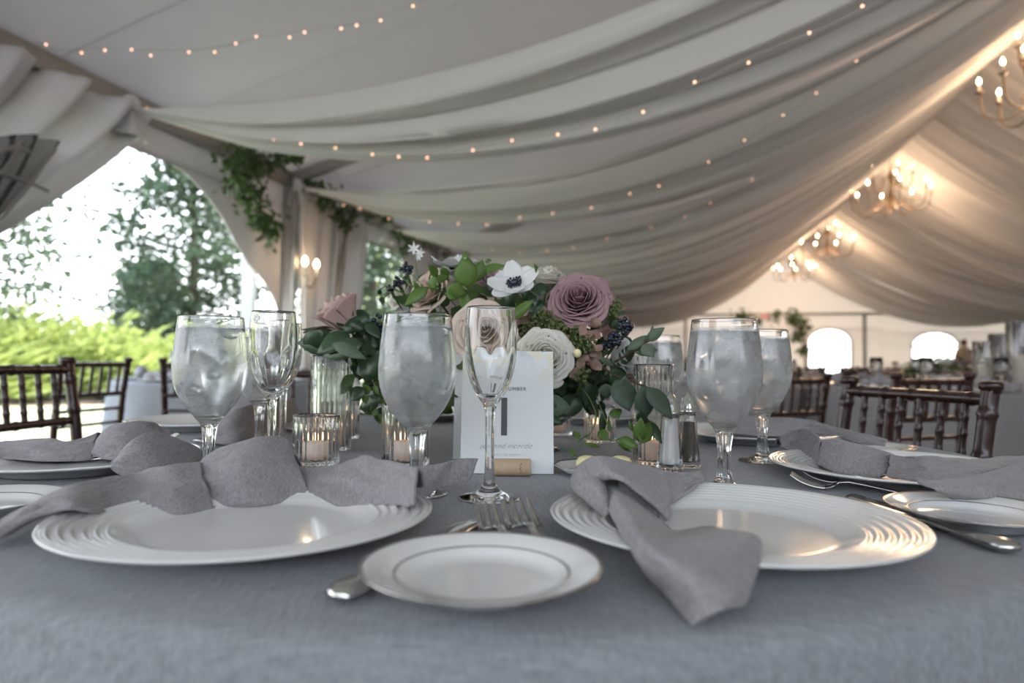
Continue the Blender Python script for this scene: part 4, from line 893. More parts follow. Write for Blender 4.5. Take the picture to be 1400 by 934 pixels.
leaves('dark_leaves', 'leafd', [(440, 452, 415, 480, 26, 1.09), (500, 440, 520, 462, 16, 1.09), (478, 440, 500, 452, 16, 1.08), (465, 470, 405, 468, 34, 1.10), (478, 458, 432, 482, 30, 1.08), (495, 470, 440, 488, 30, 1.06), (470, 455, 505, 430, 20, 1.10), (455, 452, 412, 450, 8, 1.13), (515, 500, 487, 510, 34, 1.08), (525, 482, 500, 520, 22, 1.07), (500, 530, 480, 548, 18, 1.05), (520, 545, 490, 560, 22, 1.06), (515, 560, 535, 572, 16, 1.05),
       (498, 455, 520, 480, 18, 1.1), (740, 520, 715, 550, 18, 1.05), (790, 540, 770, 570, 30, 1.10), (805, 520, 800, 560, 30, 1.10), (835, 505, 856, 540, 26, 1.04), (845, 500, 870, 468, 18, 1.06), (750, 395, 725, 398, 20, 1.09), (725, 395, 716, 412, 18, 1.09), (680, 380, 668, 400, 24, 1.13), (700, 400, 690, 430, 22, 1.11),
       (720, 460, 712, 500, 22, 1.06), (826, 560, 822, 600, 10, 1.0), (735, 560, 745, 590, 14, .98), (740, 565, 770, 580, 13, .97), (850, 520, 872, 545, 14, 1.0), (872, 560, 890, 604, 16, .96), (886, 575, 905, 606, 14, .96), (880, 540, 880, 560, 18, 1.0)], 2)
leaves('eucalyptus_leaves', 'euca', [(742, 555, 752, 535, 34, .99), (735, 552, 782, 558, 30, .98), (850, 548, 855, 515, 28, .98), (842, 520, 862, 562, 36, .97), (880, 528, 882, 575, 28, .96), (884, 530, 920, 572, 26, .955), (858, 478, 890, 458, 14, 1.02), (885, 465, 908, 448, 15, 1.01), (878, 472, 894, 488, 18, 1.01), (890, 462, 893, 444, 6, 1.01), (868, 482, 900, 478, 14, 1.02),
       (700, 405, 716, 385, 16, 1.13), (820, 490, 840, 500, 10, 1.02), (455, 470, 500, 490, 18, 1.05), (828, 525, 830, 545, 20, 1.02)], 3)
leaves('vine_leaves', 'leafb', [(846, 600, 872, 612, 16, .95), (874, 604, 876, 572, 18, .94), (876, 606, 890, 576, 20, .935), (838, 560, 846, 572, 18, .98), (818, 590, 832, 600, 14, .97), (791, 600, 785, 588, 10, .97), (800, 606, 822, 612, 6, .96), (778, 614, 788, 624, 6, .95), (845, 606, 862, 618, 6, .94), (833, 590, 832, 570, 5, .98), (865, 590, 860, 575, 6, .96)], 4)
leaves('small_floating_leaves', 'leafd', [(517, 396, 521, 404, 7, 1.12), (528, 401, 535, 404, 5, 1.12), (521, 406, 524, 416, 8, 1.12)], 5)
m = MB()
for pts in ([(560, 372, 1.16), (575, 388, 1.14), (600, 420, 1.15)], [(585, 393, 1.02), (605, 400, 1.05), (625, 420, 1.1)], [(590, 372, 1.06), (588, 385, 1.08), (612, 400, 1.1)], [(640, 395, 1.05), (645, 410, 1.08), (650, 430, 1.12)], [(548, 378, 1.15), (565, 392, 1.13)], [(668, 362, 1.08), (652, 380, 1.1), (640, 400, 1.1)], [(519, 396, 1.12), (530, 392, 1.13), (560, 405, 1.15)], [(524, 408, 1.12), (535, 400, 1.13)]):
    m = MB(); m.tube(smooth_path([C(*p) for p in pts], 5), .0011, 6); m.build('stem', 'gstem', CP)
None
m = MB()
for pts in ([(820, 500, 1.04), (845, 515, 1.0), (870, 524, .98), (892, 533, .955)], [(463, 450, 1.12), (440, 447, 1.12), (415, 455, 1.12)], [(480, 462, 1.1), (510, 470, 1.12), (540, 500, 1.15)], [(840, 495, 1.04), (870, 478, 1.02), (895, 460, 1.01)]):
    m = MB(); m.tube(smooth_path([C(*p) for p in pts], 5), .0016, 6); m.build('woody_stem', 'stem', CP)
None
m = MB()
for pts in ([(795, 530, 1.02), (806, 545, .99), (815, 570, .97), (806, 595, .96), (790, 615, .95), (783, 625, .95), (779, 615, .95)], [(815, 540, 1.0), (822, 560, .98), (830, 580, .97), (828, 596, .96), (836, 603, .95), (846, 600, .95)], [(806, 593, .96), (795, 600, .965), (790, 604, .97)], [(840, 602, .95), (855, 610, .94), (864, 618, .94)]):
    m = MB(); m.tube(smooth_path([C(*p) for p in pts], 6), .0008, 5); m.build('vine_tendril', 'gstem', CP)
None
# body of mixed foliage that fills the arrangement
rnd = random.Random(21)
def fill(name, mt, n, box, dr, L_, seed):
    rnd = random.Random(seed); m = MB()
    for k in range(n):
        px = rnd.uniform(box[0], box[2]); py = rnd.uniform(box[1], box[3]); d = rnd.uniform(*dr); l = rnd.uniform(.6, 1.2) * L_
        m.leaf(C(px, py, d), (rnd.uniform(-1, 1), rnd.uniform(-.8, .3), rnd.uniform(-.7, .7)), (rnd.uniform(-.5, .5), -1, rnd.uniform(0, .9)), l, l * rnd.uniform(.45, .7), .15)
    m.build(name, mt, CP)
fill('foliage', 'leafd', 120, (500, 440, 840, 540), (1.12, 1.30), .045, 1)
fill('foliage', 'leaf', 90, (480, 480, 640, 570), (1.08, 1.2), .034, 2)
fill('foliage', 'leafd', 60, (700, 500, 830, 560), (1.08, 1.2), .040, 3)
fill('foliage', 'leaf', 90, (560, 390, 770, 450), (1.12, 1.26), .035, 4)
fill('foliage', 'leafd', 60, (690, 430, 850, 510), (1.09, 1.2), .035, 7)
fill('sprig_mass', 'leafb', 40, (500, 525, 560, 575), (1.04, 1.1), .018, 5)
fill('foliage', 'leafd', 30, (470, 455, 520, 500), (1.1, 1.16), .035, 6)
# glass compote that holds it
m = MB(); m.lathe([(.0001, .0), (.055, .0), (.056, .003), (.02, .010), (.012, .022), (.014, .034), (.06, .045), (.088, .070), (.092, .098), (.089, .098), (.085, .072), (.058, .049), (.0001, .042)], 48); m.build('compote_bowl', 'ribglass', CP)
m = MB(); m.lathe([(.0001, .05), (.055, .052), (.082, .073), (.084, .115), (.05, .135), (.0001, .14)], 24); m.build('moss_filling', 'leafd', CP)
# ------------------------------------------------------------------ chiavari chairs
def make_chair(label):
    r = empty('chiavari_chair', (0, 0, 0), 0, label, 'chair', 'dark ballroom chairs')
    W_ = .19; D_ = .20; Hh = .885
    def turned(name, pts, ra, kn, par):
        m = MB(); P_ = [Vector(p) for p in pts]; n = 26; path = []; rad = []
        L_ = sum((P_[i + 1] - P_[i]).length for i in range(len(P_) - 1)); tot = len(P_) - 1
        for i in range(n * tot + 1):
            q = cr(P_, i / n); path.append(q); u = i / (n * tot); rad.append(ra)
        for kk in kn:
            j = min(len(path) - 2, max(1, int(kk * n * tot)))
            for o_, f_ in ((-1, 1.04), (0, 1.22), (1, 1.04)): rad[min(len(rad) - 1, max(0, j + o_))] = ra * f_
        m.tube(path, rad, 10); return m.build(name, 'wood', par)
    for sx in (-1, 1):
        turned('back_post', [(sx * W_ * .96, -D_, 0), (sx * W_, -D_, .43), (sx * W_, -D_ - .012, .66), (sx * W_, -D_ - .045, Hh - .012)], .0155, (.16, .34, .62, .80, .93), r)
        m = MB(); m.lathe([(.0001, -.014), (.0165, -.012), (.0165, -.006), (.0205, -.003), (.0205, .006), (.018, .011), (.0001, .012)], 20, (sx * W_, -D_ - .046, Hh - .010)); m.build('post_cap', 'wood', r)
        turned('leg', [(sx * W_, D_, 0), (sx * (W_ + .005), D_, .43)], .0155, (.3, .6, .9), r)
    rz = lambda z: -D_ - .045 * max(0, (z - .5) / .385)
    for z, ra in ((.852, .0125), (.712, .011), (.640, .008), (.572, .008)):
        turned('back_rail', [(-W_, rz(z), z), (0, rz(z) - .006, z), (W_, rz(z), z)], ra, (.1, .3, .5, .7, .9), r)
    for k in range(6):
        x = -W_ + 2 * W_ * (k + 1) / 7; turned('spindle', [(x, rz(.712) - .004, .712), (x, rz(.852) - .004, .852)], .0075, (.25, .5, .75), r)
    m = MB(); m.box((0, 0, .445), (.40, .41, .03)); m.build('seat', 'wood', r, smooth=False, bevel=.01)
    for z in (.16, .28):
        for sx in (-1, 1): turned('side_stretcher', [(sx * W_, -D_, z), (sx * W_, D_, z)], .008, (.3, .7), r)
        turned('stretcher', [(-W_, D_, z), (W_, D_, z)], .008, (.3, .7), r); turned('stretcher', [(-W_, -D_, z), (W_, -D_, z)], .008, (.3, .7), r)
    return r
def chair_between(o, a, b, zs=1.0):
    """stand the chair so its back posts come at a (its left) and b"""
    a = Vector(a); b = Vector(b); mid_ = (a + b) / 2; x = (b - a); ang = math.atan2(x.y, x.x); y = Vector((-math.sin(ang), math.cos(ang), 0))
    o.location = (mid_.x + y.x * .235, mid_.y + y.y * .235, 0); o.rotation_euler = (0, 0, ang); o.scale = (1, 1, zs); return o
ch = make_chair('dark wooden chair at the right, its glossy spindle back nearest to the camera')
p = lambda px, d: Vector((P(px, 500, d).x, d, 0))
chair_between(ch, p(1344, 1.28), p(1158, 1.64), .985)      # faces the near table
c2 = clone(ch, label='dark wooden ballroom chair at the left edge, only part of its spindle back in frame'); chair_between(c2, p(96, 1.93), p(-70, 1.56), 1.02); 
c3 = clone(ch, label='dark wooden ballroom chair just right of the left-edge chair, thin rails against the lawn'); chair_between(c3, p(100, 3.15), p(160, 3.4), 1.02)
c4 = clone(ch, label='dark wooden ballroom chair behind the left goblet, its left post leaning against the pale linen'); chair_between(c4, p(233, 3.25), p(330, 3.30), 1.02)
c5 = clone(ch, label='dark wooden chair farther back, between the far right goblet and the nearest chair'); chair_between(c5, p(1040, 2.75), p(1132, 2.95), .975)
c6 = clone(ch, label='dark wooden ballroom chair seen through the spindles of the nearest right chair'); chair_between(c6, p(1208, 2.45), p(1334, 2.62), .985)
c7 = clone(ch, label='dark wooden chair across the near table, between the flutes and left ribbed holder'); chair_between(c7, Vector((-.42, 2.42, 0)), Vector((-.80, 2.28, 0)), 1.0); c7.rotation_euler.z += 0
c8 = clone(ch, label='dark wooden ballroom chair across the near table, seen under the flowers right of the card'); chair_between(c8, Vector((.50, 2.36, 0)), Vector((.12, 2.46, 0)), 1.0)
# ------------------------------------------------------------------ banquet tables beyond
TAB = [((-2.00, 4.95), .80, 'round table under pale grey linen at the left, in front of the garden opening', 'tablecloth_l'),
       ((2.95, 4.55), .90, 'grey-clothed round table at the right, behind the nearest dark chair'),
       ((1.35, 5.4), .90, 'grey-clothed round table right of centre, behind the right goblets'),
       ((-.35, 6.1), .90, 'grey-clothed round table behind the flowers, left of centre'),
       ((4.9, 7.2), .90, 'grey-clothed round table towards the right edge, second row back'),
       ((2.9, 8.3), .90, 'grey-clothed round table in the second row, below the fan window'),
       ((.9, 9.0), .90, 'grey-clothed round table in the second row, behind the far right goblet'),
       ((6.7, 11.0), .90, 'grey-clothed round table in the third row at the right'),
       ((4.3, 12.4), .90, 'grey-clothed round table in the third row, below the arched doorway')]
cups = clone(fl, label='x'); 
def simple_glass(name, R_, H_):
    m = MB(); m.lathe([(.0001, 0), (R_ * .8, 0), (R_ * .82, .002), (.006, .006), (.005, H_ * .4), (R_ * .6, H_ * .47), (R_, H_ * .7), (R_ * .92, H_), (R_ * .88, H_), (R_ * .94, H_ * .7), (R_ * .5, H_ * .49), (.0001, H_ * .47)], 20); return m.build(name, 'glass')
sg = simple_glass('water_goblet', .042, .20); sgm = sg.data; bpy.data.objects.remove(sg)
pm = MB(); pm.lathe([(.0001, .006), (.10, .006), (.112, .012), (.165, .021), (.167, .019), (.12, .008), (.10, .0), (.0001, 0)], 36); pm_o = pm.build('dinner_plate', 'china'); plm = pm_o.data; bpy.data.objects.remove(pm_o)
nm = MB(); nm.tube(smooth_path([(-.19, 0, .03), (-.08, .01, .045), (0, 0, .055), (.08, -.01, .045), (.19, .01, .03)], 5), [.012 + .03 * abs(math.sin(i * .7)) * .5 + (.016 if 8 < i < 13 else 0) for i in range(21)], 12); nm_o = nm.build('folded_napkin', 'napkin'); nmm = nm_o.data; bpy.data.objects.remove(nm_o)
vm = MB(); vm.lathe([(.0001, 0), (.034, 0), (.036, .085), (.033, .085), (.031, .006), (.0001, .006)], 24); vm_o = vm.build('candle_holder', 'ribglass'); vmm = vm_o.data; bpy.data.objects.remove(vm_o)
fm = MB(); fm.lathe([(.0001, .05), (.004, .056), (.0001, .075)], 10); fm_o = fm.build('flame', 'flame'); fmm = fm_o.data; bpy.data.objects.remove(fm_o)
cm_ = MB(); cm_.lathe([(.0001, .007), (.02, .007), (.02, .05), (.0001, .05)], 20); cm_o = cm_.build('candle', 'wax'); cmm = cm_o.data; bpy.data.objects.remove(cm_o)
def inst(name, me, loc, parent=None, rz=0):
    o = bpy.data.objects.new(name, me); COL.objects.link(o); o.location = loc; o.rotation_euler = (0, 0, rz)
    if parent is not None: o.parent = parent; CHD.setdefault(parent.name, []).append(o)
    return o
for o in [cups] + list(KIDS(cups)): bpy.data.objects.remove(o)
def low_flowers(loc, seed, label, sc_=1.0):
    rnd = random.Random(seed); r = empty('table_flowers', loc, 0, label, 'flower arrangement', 'low arrangements on the tables beyond'); r.scale = (sc_ * 1.3, sc_, sc_ * .62); m = MB()
    for k in range(170):
        a = rnd.uniform(0, 6.28); e = rnd.uniform(0, 1.4); R_ = rnd.uniform(.08, .17); c = Vector((math.cos(a) * math.cos(e) * R_ * 1.5, math.sin(a) * math.cos(e) * R_ * 1.2, .10 + math.sin(e) * R_ * .75)); m.quadleaf(c, (rnd.uniform(-1, 1), rnd.uniform(-1, 1), rnd.uniform(-.5, 1)), (rnd.uniform(-1, 1), rnd.uniform(-1, 1), 1), rnd.uniform(.04, .07), rnd.uniform(.02, .035))
    m.build('foliage', 'leaf', r); m = MB(); m.lathe([(.0001, 0), (.05, 0), (.07, .03), (.09, .09), (.0001, .10)], 20); m.build('bowl', 'china', r)
    for col, n in (('white', 7), ('blush', 4)):
        for k in range(n):
            a = rnd.uniform(0, 6.28); e = rnd.uniform(.1, 1.4); R_ = .16; m = MB(); c = Vector((math.cos(a) * math.cos(e) * R_ * 1.3, math.sin(a) * math.cos(e) * R_, .11 + math.sin(e) * R_ * .7)); m.ball(c, .030, 10, 7, (1, 1, .8))
            for q in range(5): an = q * 1.256; m.leaf(c, (math.cos(an), math.sin(an), .4), (0, 0, 1), .045, .04, -.2)
            m.build('flower_head', col, r)
NTH = ['left', 'right front', 'centre front', 'middle', 'second row right', 'second row middle', 'second row left', 'third row right', 'third row middle']
for ti, ((tx, ty), R_, lab, *_) in enumerate(TAB):
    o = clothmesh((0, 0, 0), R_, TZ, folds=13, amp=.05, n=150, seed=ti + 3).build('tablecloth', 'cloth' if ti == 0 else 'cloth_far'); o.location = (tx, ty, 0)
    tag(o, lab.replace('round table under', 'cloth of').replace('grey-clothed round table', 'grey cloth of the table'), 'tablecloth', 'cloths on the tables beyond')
    r = empty('round_table', (tx, ty, 0), 0, 'table frame hidden under the grey cloth of the %s table beyond' % NTH[ti], 'table', 'tables beyond the near one'); m = MB(); m.lathe([(.0001, .738), (R_ - .02, .738), (R_ - .02, .715), (.0001, .715)], 40); m.build('tabletop', 'cork', r); m = MB(); m.tube([(0, 0, 0), (0, 0, .716)], .04, 10); m.build('pedestal', 'alu', r)
    rnd = random.Random(ti * 5 + 1); near = ty < 7
    for k in range(8):
        a = PI / 8 + k * PI / 4; c = Vector((tx + (R_ - .2) * math.cos(a), ty + (R_ - .2) * math.sin(a), TZ + .001))
        g_ = 'place setting plates on the %s table' % NTH[ti]
        tag(inst('dinner_plate', plm, c), 'white dinner plate set on the grey cloth of the %s table beyond' % NTH[ti], 'plate', g_)
        tag(inst('folded_napkin', nmm, c + Vector((0, 0, 0)), rz=a + PI / 2 + rnd.uniform(-.3, .3)), 'grey napkin lying on a plate of the %s table beyond' % NTH[ti], 'napkin', 'napkins on the %s table' % NTH[ti])
        c = Vector((tx + (R_ - .40) * math.cos(a + .3), ty + (R_ - .40) * math.sin(a + .3), TZ + .001)); tag(inst('water_goblet', sgm, c), 'stemmed glass standing on the %s table beyond' % NTH[ti], 'goblet', 'glasses on the %s table' % NTH[ti])
    low_flowers((tx, ty, TZ + .001), ti, 'low green and white flower arrangement on the %s table beyond' % NTH[ti], 1.0 if ti == 0 else 1.35)
    for k in range(3):
        a = k * 2.1 + ti; v = inst('candle_holder', vmm, (tx + .29 * math.cos(a), ty + .29 * math.sin(a), TZ + .001)); cd = inst('candle', cmm, (0, 0, 0), v); inst('flame', fmm, (0, 0, 0), cd)
        tag(v, 'small glass candle holder with a lit candle on the %s table beyond' % NTH[ti], 'candle holder', 'candles on the %s table' % NTH[ti])
    na = 8 if ti else 3
    for k in range(na):
        if ti in (1, 2, 3) and math.sin((k + .5) * PI / 4 + .2) < .25: continue
        a = (k + .5) * 2 * PI / 8 + .2 if ti else (k * .8 + .2)
        q = Vector((tx + (R_ + .12) * math.cos(a), ty + (R_ + .12) * math.sin(a), 0))
        if ti == 2 and q.y < 4.9 or ti == 1 and q.y < 3.9 and q.x < 2.6: pass
        c = clone(ch, (q.x, q.y, 0), a + PI / 2, 'dark ballroom chair drawn up to the %s table beyond' % NTH[ti], 'chairs at the %s table' % NTH[ti]); c.scale = (1, 1, .98)
# tall glass cylinders and a serving shelf at the right edge
for k, (px, d, h, rr) in enumerate(((1345, 4.2, .30, .06), (1368, 4.5, .36, .07), (1394, 4.1, .42, .07))):
    r = empty('hurricane_vase', (P(px, 500, d).x, d, TZ + .001), 0, ['clear glass cylinder vase with a candle at the right edge, shortest of three', 'clear glass cylinder vase at the right edge, middle height of three', 'tallest clear glass cylinder vase at the right edge'][k], 'vase', 'glass cylinder vases')
    m = MB(); m.lathe(sharp([(.0001, 0), (rr, 0), (rr, h), (rr - .004, h), (rr - .004, .008), (.0001, .008)]), 32); m.build('glass_cylinder', 'glass', r)
    m = MB(); m.lathe([(.0001, .009), (.035, .009), (.035, h * .5), (.0001, h * .5)], 20); m.build('pillar_candle', 'cream', r)
bar = empty('bar_shelf', TT(9.3, 7.6, 0), math.atan2(AT.y, AT.x) - .2, 'dark open shelf unit with pale boxes at the right edge, behind the glass vases', 'shelf')
for z in (.8, 1.05, 1.35):
    m = MB(); m.box((0, 0, z), (1.8, .4, .03)); m.build('shelf_board', 'darkmetal', bar, smooth=False)
for x in (-.88, .88):
    m = MB(); m.box((x, 0, .7), (.03, .4, 1.4)); m.build('upright', 'darkmetal', bar, smooth=False)
m = MB(); m.box((0, 0, .4), (1.8, .38, .78)); m.build('base_cabinet', 'cream', bar, smooth=False)
for k in range(6):
    o = MB().box((0, 0, .06), (.14, .14, .12)).build('pale_box', 'cream', smooth=False, bevel=.01); q = Matrix.Rotation(bar.rotation_euler.z, 3, 'Z') @ Vector((-.7 + k * .27, 0, 1.066 if k % 2 else .816)); o.location = bar.location + q; o.rotation_euler = bar.rotation_euler; tag(o, 'pale box on the dark shelf unit at the right edge', 'box', 'boxes on the bar shelf')
# ------------------------------------------------------------------ chandeliers
def chandelier(label):
    r = empty('chandelier', (0, 0, 0), 0, label, 'chandelier', 'candle chandeliers along the ridge')
    m = MB(); m.lathe([(.0001, -.42), (.02, -.40), (.045, -.36), (.02, -.31), (.03, -.22), (.055, -.12), (.03, -.02), (.018, .10), (.035, .20), (.05, .26), (.02, .34), (.012, .45), (.0001, .46)], 20); m.build('center_column', 'bronze', r)
    m = MB(); m.tube([(0, 0, .45), (0, 0, 1.20)], .008, 8); m.build('hanging_rod', 'bronze', r)
    for tier, (n, R_, z0, z1, off) in enumerate(((8, .66, -.30, -.08, .2), (5, .36, .12, .28, .5))):
        for k in range(n):
            a = off + k * 2 * PI / n; ca, sa = math.cos(a), math.sin(a); q = lambda x, z: Vector((x * ca, x * sa, z))
            m = MB(); m.tube(smooth_path([q(.03, z0 + .16), q(R_ * .30, z0 + .02), q(R_ * .62, z0 - .12), q(R_ * .92, z0 - .05), q(R_, z1 - .02)], 5), .010, 7)
            m.tube(smooth_path([q(R_ * .35, z0), q(R_ * .45, z0 + .09), q(R_ * .36, z0 + .12), q(R_ * .32, z0 + .07)], 4), .006, 6); arm = m.build('arm', 'bronze', r)
            m = MB(); m.lathe([(.0001, 0), (.025, .002), (.045, .018), (.042, .02), (.012, .008), (.0001, .008)], 16, q(R_, z1 - .02)); m.build('drip_pan', 'bronze', arm)
            m = MB(); m.lathe([(.0001, 0), (.013, 0), (.013, .10), (.0001, .10)], 12, q(R_, z1 - .01)); m.build('candle_sleeve', 'cream', arm)
            m = MB(); m.lathe([(.0001, 0), (.014, .012), (.018, .028), (.012, .05), (.0001, .072)], 12, q(R_, z1 + .09)); m.build('bulb', 'bulb', arm)
    return r
CHS = [8.1, 13.75, 19.2, 24.4]
chn = chandelier('bronze candle chandelier at the top right, cut by the right edge')
ch_l = ['x', 'bronze candle chandelier second from the camera, hanging below the ridge', 'bronze candle chandelier third from the camera, smaller and lower in the photo', 'farthest bronze candle chandelier, lowest of the row']
for k, s in enumerate(CHS):
    o = chn if k == 0 else clone(chn, label=ch_l[k]); o.location = TT(s, TR, 4.12 if k else 3.95); o.rotation_euler = (0, 0, k * .3)
    l = bpy.data.lights.new('chandelier_light', 'POINT'); l.energy = 150; l.color = (1, .66, .40); l.shadow_soft_size = .5; lo = bpy.data.objects.new('chandelier_light', l); COL.objects.link(lo); lo.location = TT(s, TR, 3.70); 
# ------------------------------------------------------------------ wall sconce
sc_p = lambda px, py: (lambda a, z: TT(a, TW + .36, z))(*W(px, py, TW + .36))
b0 = sc_p(418, 385); sc = empty('candle_sconce', b0, 0, 'two-armed candle sconce glowing on the tent leg between the arched openings', 'sconce')
m = MB(); m.tube([(0, 0, -1.0), (0, 0, .06)], .016, 8); m.lathe([(.0001, -.05), (.03, -.03), (.02, .0), (.028, .03), (.0001, .06)], 14); m.build('stem', 'cream', sc)
for px, py in ((417, 359), (433, 363)):
    q = sc_p(px, py) - b0; m = MB(); m.tube(smooth_path([(0, 0, -.02), q * .5 + Vector((0, 0, -.14)), q + Vector((0, 0, -.12))], 5), .008, 7); a_ = m.build('arm', 'bronze', sc)
    m = MB(); m.lathe([(.0001, -.12), (.013, -.12), (.013, -.03), (.0001, -.03)], 12, q); m.build('candle_sleeve', 'cream', a_); m = MB(); m.lathe([(.0001, -.03), (.020, -.01), (.025, .01), (.016, .035), (.0001, .06)], 12, q); m.build('bulb', 'bulb', a_)
l = bpy.data.lights.new('sconce_light', 'POINT'); l.energy = 6; l.color = (1, .6, .35); l.shadow_soft_size = .03; lo = bpy.data.objects.new('sconce_light', l); COL.objects.link(lo); lo.location = sc_p(433, 361) + Vector((.0, -.0, .0))
# ------------------------------------------------------------------ fairy lights following the swags
def lights(k, pts, label, n):
    path = smooth_path(pts, 12); r = empty('fairy_light_string', path[0], 0, label, 'string lights', 'fairy light strings'); b = path[0].copy()
    m = MB(); m.tube([p_ - b for p_ in path], .0022, 5); m.build('wire', 'wire', r); rnd = random.Random(k)
    ball = MB(); ball.ball((0, 0, 0), .0070, 8, 6); me = None
    L_ = [0]
    for i in range(len(path) - 1): L_.append(L_[-1] + (path[i + 1] - path[i]).length)
    for i in range(n):
        tgt = L_[-1] * (i + .5 + rnd.uniform(-.25, .25)) / n; j = max(q for q in range(len(L_)) if L_[q] <= tgt); j = min(j, len(path) - 2); f_ = (tgt - L_[j]) / max(1e-6, L_[j + 1] - L_[j]); c = path[j].lerp(path[j + 1], f_) - b + Vector((0, 0, rnd.uniform(-.03, .01)))
        if me is None: o = ball.build('bulb', 'fairy', r); me = o.data; o.location = c
        else: inst('bulb', me, c, r)
def tdep(px, py, t):   # a sight line met at tent offset t
    r_ = ray(px, py); return CAM + r_ * (t / r_.dot(AT))
S1 = [(52, 58, -3.7), (88, 69, -3.55), (137, 66, -3.35), (191, 69, -3.1), (252, 69, -2.85), (310, 62, -2.6), (370, 48, -2.3), (437, 40, -2.0), (500, 29, -1.7), (560, 8, -1.45), (620, -20, -1.2)]
lights(1, [tdep(*q) for q in S1], 'string of tiny warm lights nearest the camera, crossing the bare roof', 16)
def sdep(px, py, s):
    r_ = ray(px, py); return CAM + r_ * (s / r_.dot(AX))
for k, (s, lab, n_, pts) in enumerate(((C0 + .12, 'string of tiny warm lights below the first swag from the camera', 21, [(178, 142), (250, 165), (330, 180), (395, 190), (467, 206), (560, 210), (635, 203), (755, 184), (850, 158), (950, 115), (1035, 74), (1120, 40), (1180, 10), (1290, -60)]),
                              (C0 + SW + .1, 'string of tiny warm lights below the second swag from the camera', 18, [(392, 240), (440, 262), (486, 284), (531, 296), (627, 304), (700, 300), (800, 282), (900, 250), (1000, 203), (1110, 132), (1200, 62)]),
                              (C0 + 2 * SW + .1, 'string of tiny warm lights below the third swag from the camera', 15, [(545, 308), (602, 329), (640, 336), (700, 344), (800, 333), (900, 308), (1000, 262), (1100, 200), (1190, 135)]))):
    lights(k + 2, [sdep(px, py, s - .9 * i_ / (len(pts) - 1)) for i_, (px, py) in enumerate(pts)], lab, n_)
# ------------------------------------------------------------------ garlands along the eave
def garland(label, blobs, n, seed):
    rnd = random.Random(seed); b = tdep(*blobs[0][:2], TW + .28); r = empty('leafy_garland', b, 0, label, 'garland', 'leafy garlands on the eave'); m = MB(); st = MB(); pp = []
    for px, py, rp, tt in blobs:
        c = tdep(px, py, TW + .28 + tt) - b; R_ = rp * (c + b - CAM).y / F; pp.append(c)
        for k in range(int(n * rp / 20)):
            v = Vector((rnd.gauss(0, 1), rnd.gauss(0, 1), rnd.gauss(0, 1))) * .42 * R_
            m.leaf(c + v, (rnd.uniform(-1, 1), rnd.uniform(-1, 1), rnd.uniform(-1.2, .3)), (rnd.uniform(-1, 1), -1, rnd.uniform(0, 1)), rnd.uniform(.04, .075), rnd.uniform(.028, .045), .15)
    st.tube(smooth_path(pp, 4), .006, 6); st.build('vine_stem', 'stem', r); m.build('leaves', 'leaf', r)
garland('thick leafy vine cluster hanging at the right shoulder of the first arched opening', [(318, 222, 24, 0), (338, 212, 26, 0), (352, 228, 26, 0), (330, 250, 28, 0), (345, 270, 26, 0), (365, 300, 22, 0), (370, 318, 18, 0), (350, 300, 16, 0), (380, 215, 18, .1), (405, 213, 14, .1)], 80, 1)
garland('leafy vine running along the eave from the sconce towards the second arched opening', [(432, 255, 16, 0), (450, 268, 18, 0), (465, 290, 16, 0), (475, 305, 12, 0), (485, 280, 18, 0), (505, 290, 16, 0), (528, 297, 12, 0), (440, 280, 12, 0)], 70, 2)
garland('leafy vine along the eave above the second arched opening, left of the flowers', [(545, 318, 12, 0), (560, 328, 14, 0), (550, 340, 12, 0), (585, 330, 12, 0), (610, 345, 10, 0), (640, 350, 8, 0)], 70, 3)
# greenery arch and red sign near the end wall
ga = empty('greenery_arch', TT(24.6, 5.4, 0), 0, 'leafy greenery arch far off in front of the end wall, left of the bright doorway', 'arch'); ga.location.z = 0
def EWs(px, py, d): q = P(px, py, d); return q - ga.location
m = MB(); DD = 22.0; m.tube([EWs(1015, 600, DD) * Vector((1, 1, 0)) if False else Vector((EWs(1012, 440, DD).x, EWs(1012, 440, DD).y, 0)), EWs(1012, 436, DD), EWs(1100, 436, DD), Vector((EWs(1100, 440, DD).x, EWs(1100, 440, DD).y, 0))], .04, 8); m.build('arch_frame', 'cream', ga)
m = MB(); rnd = random.Random(5)
for px, py, rp, n in ((1015, 436, 12, 160), (1035, 440, 9, 80), (1060, 434, 9, 60), (1085, 436, 12, 160), (1097, 445, 12, 160), (1090, 460, 10, 120), (1098, 480, 8, 80)):
    for k in range(n):
        c = EWs(px, py, DD) + Vector((rnd.gauss(0, 1), rnd.gauss(0, 1), rnd.gauss(0, 1))) * (.45 * rp * DD / F); m.quadleaf(c, (rnd.uniform(-1, 1), rnd.uniform(-1, 1), rnd.uniform(-1, 1)), (0, -1, .3), .12, .07)
m.build('foliage', 'leaf', ga)
q = P(1046, 433, 25.5); o = MB().box((0, 0, 0), (.34, .05, .18)).build('lit_sign', 'red', smooth=False, bevel=.01); o.location = q; tag(o, 'small red lit sign high at the end wall above the greenery arch', 'sign')
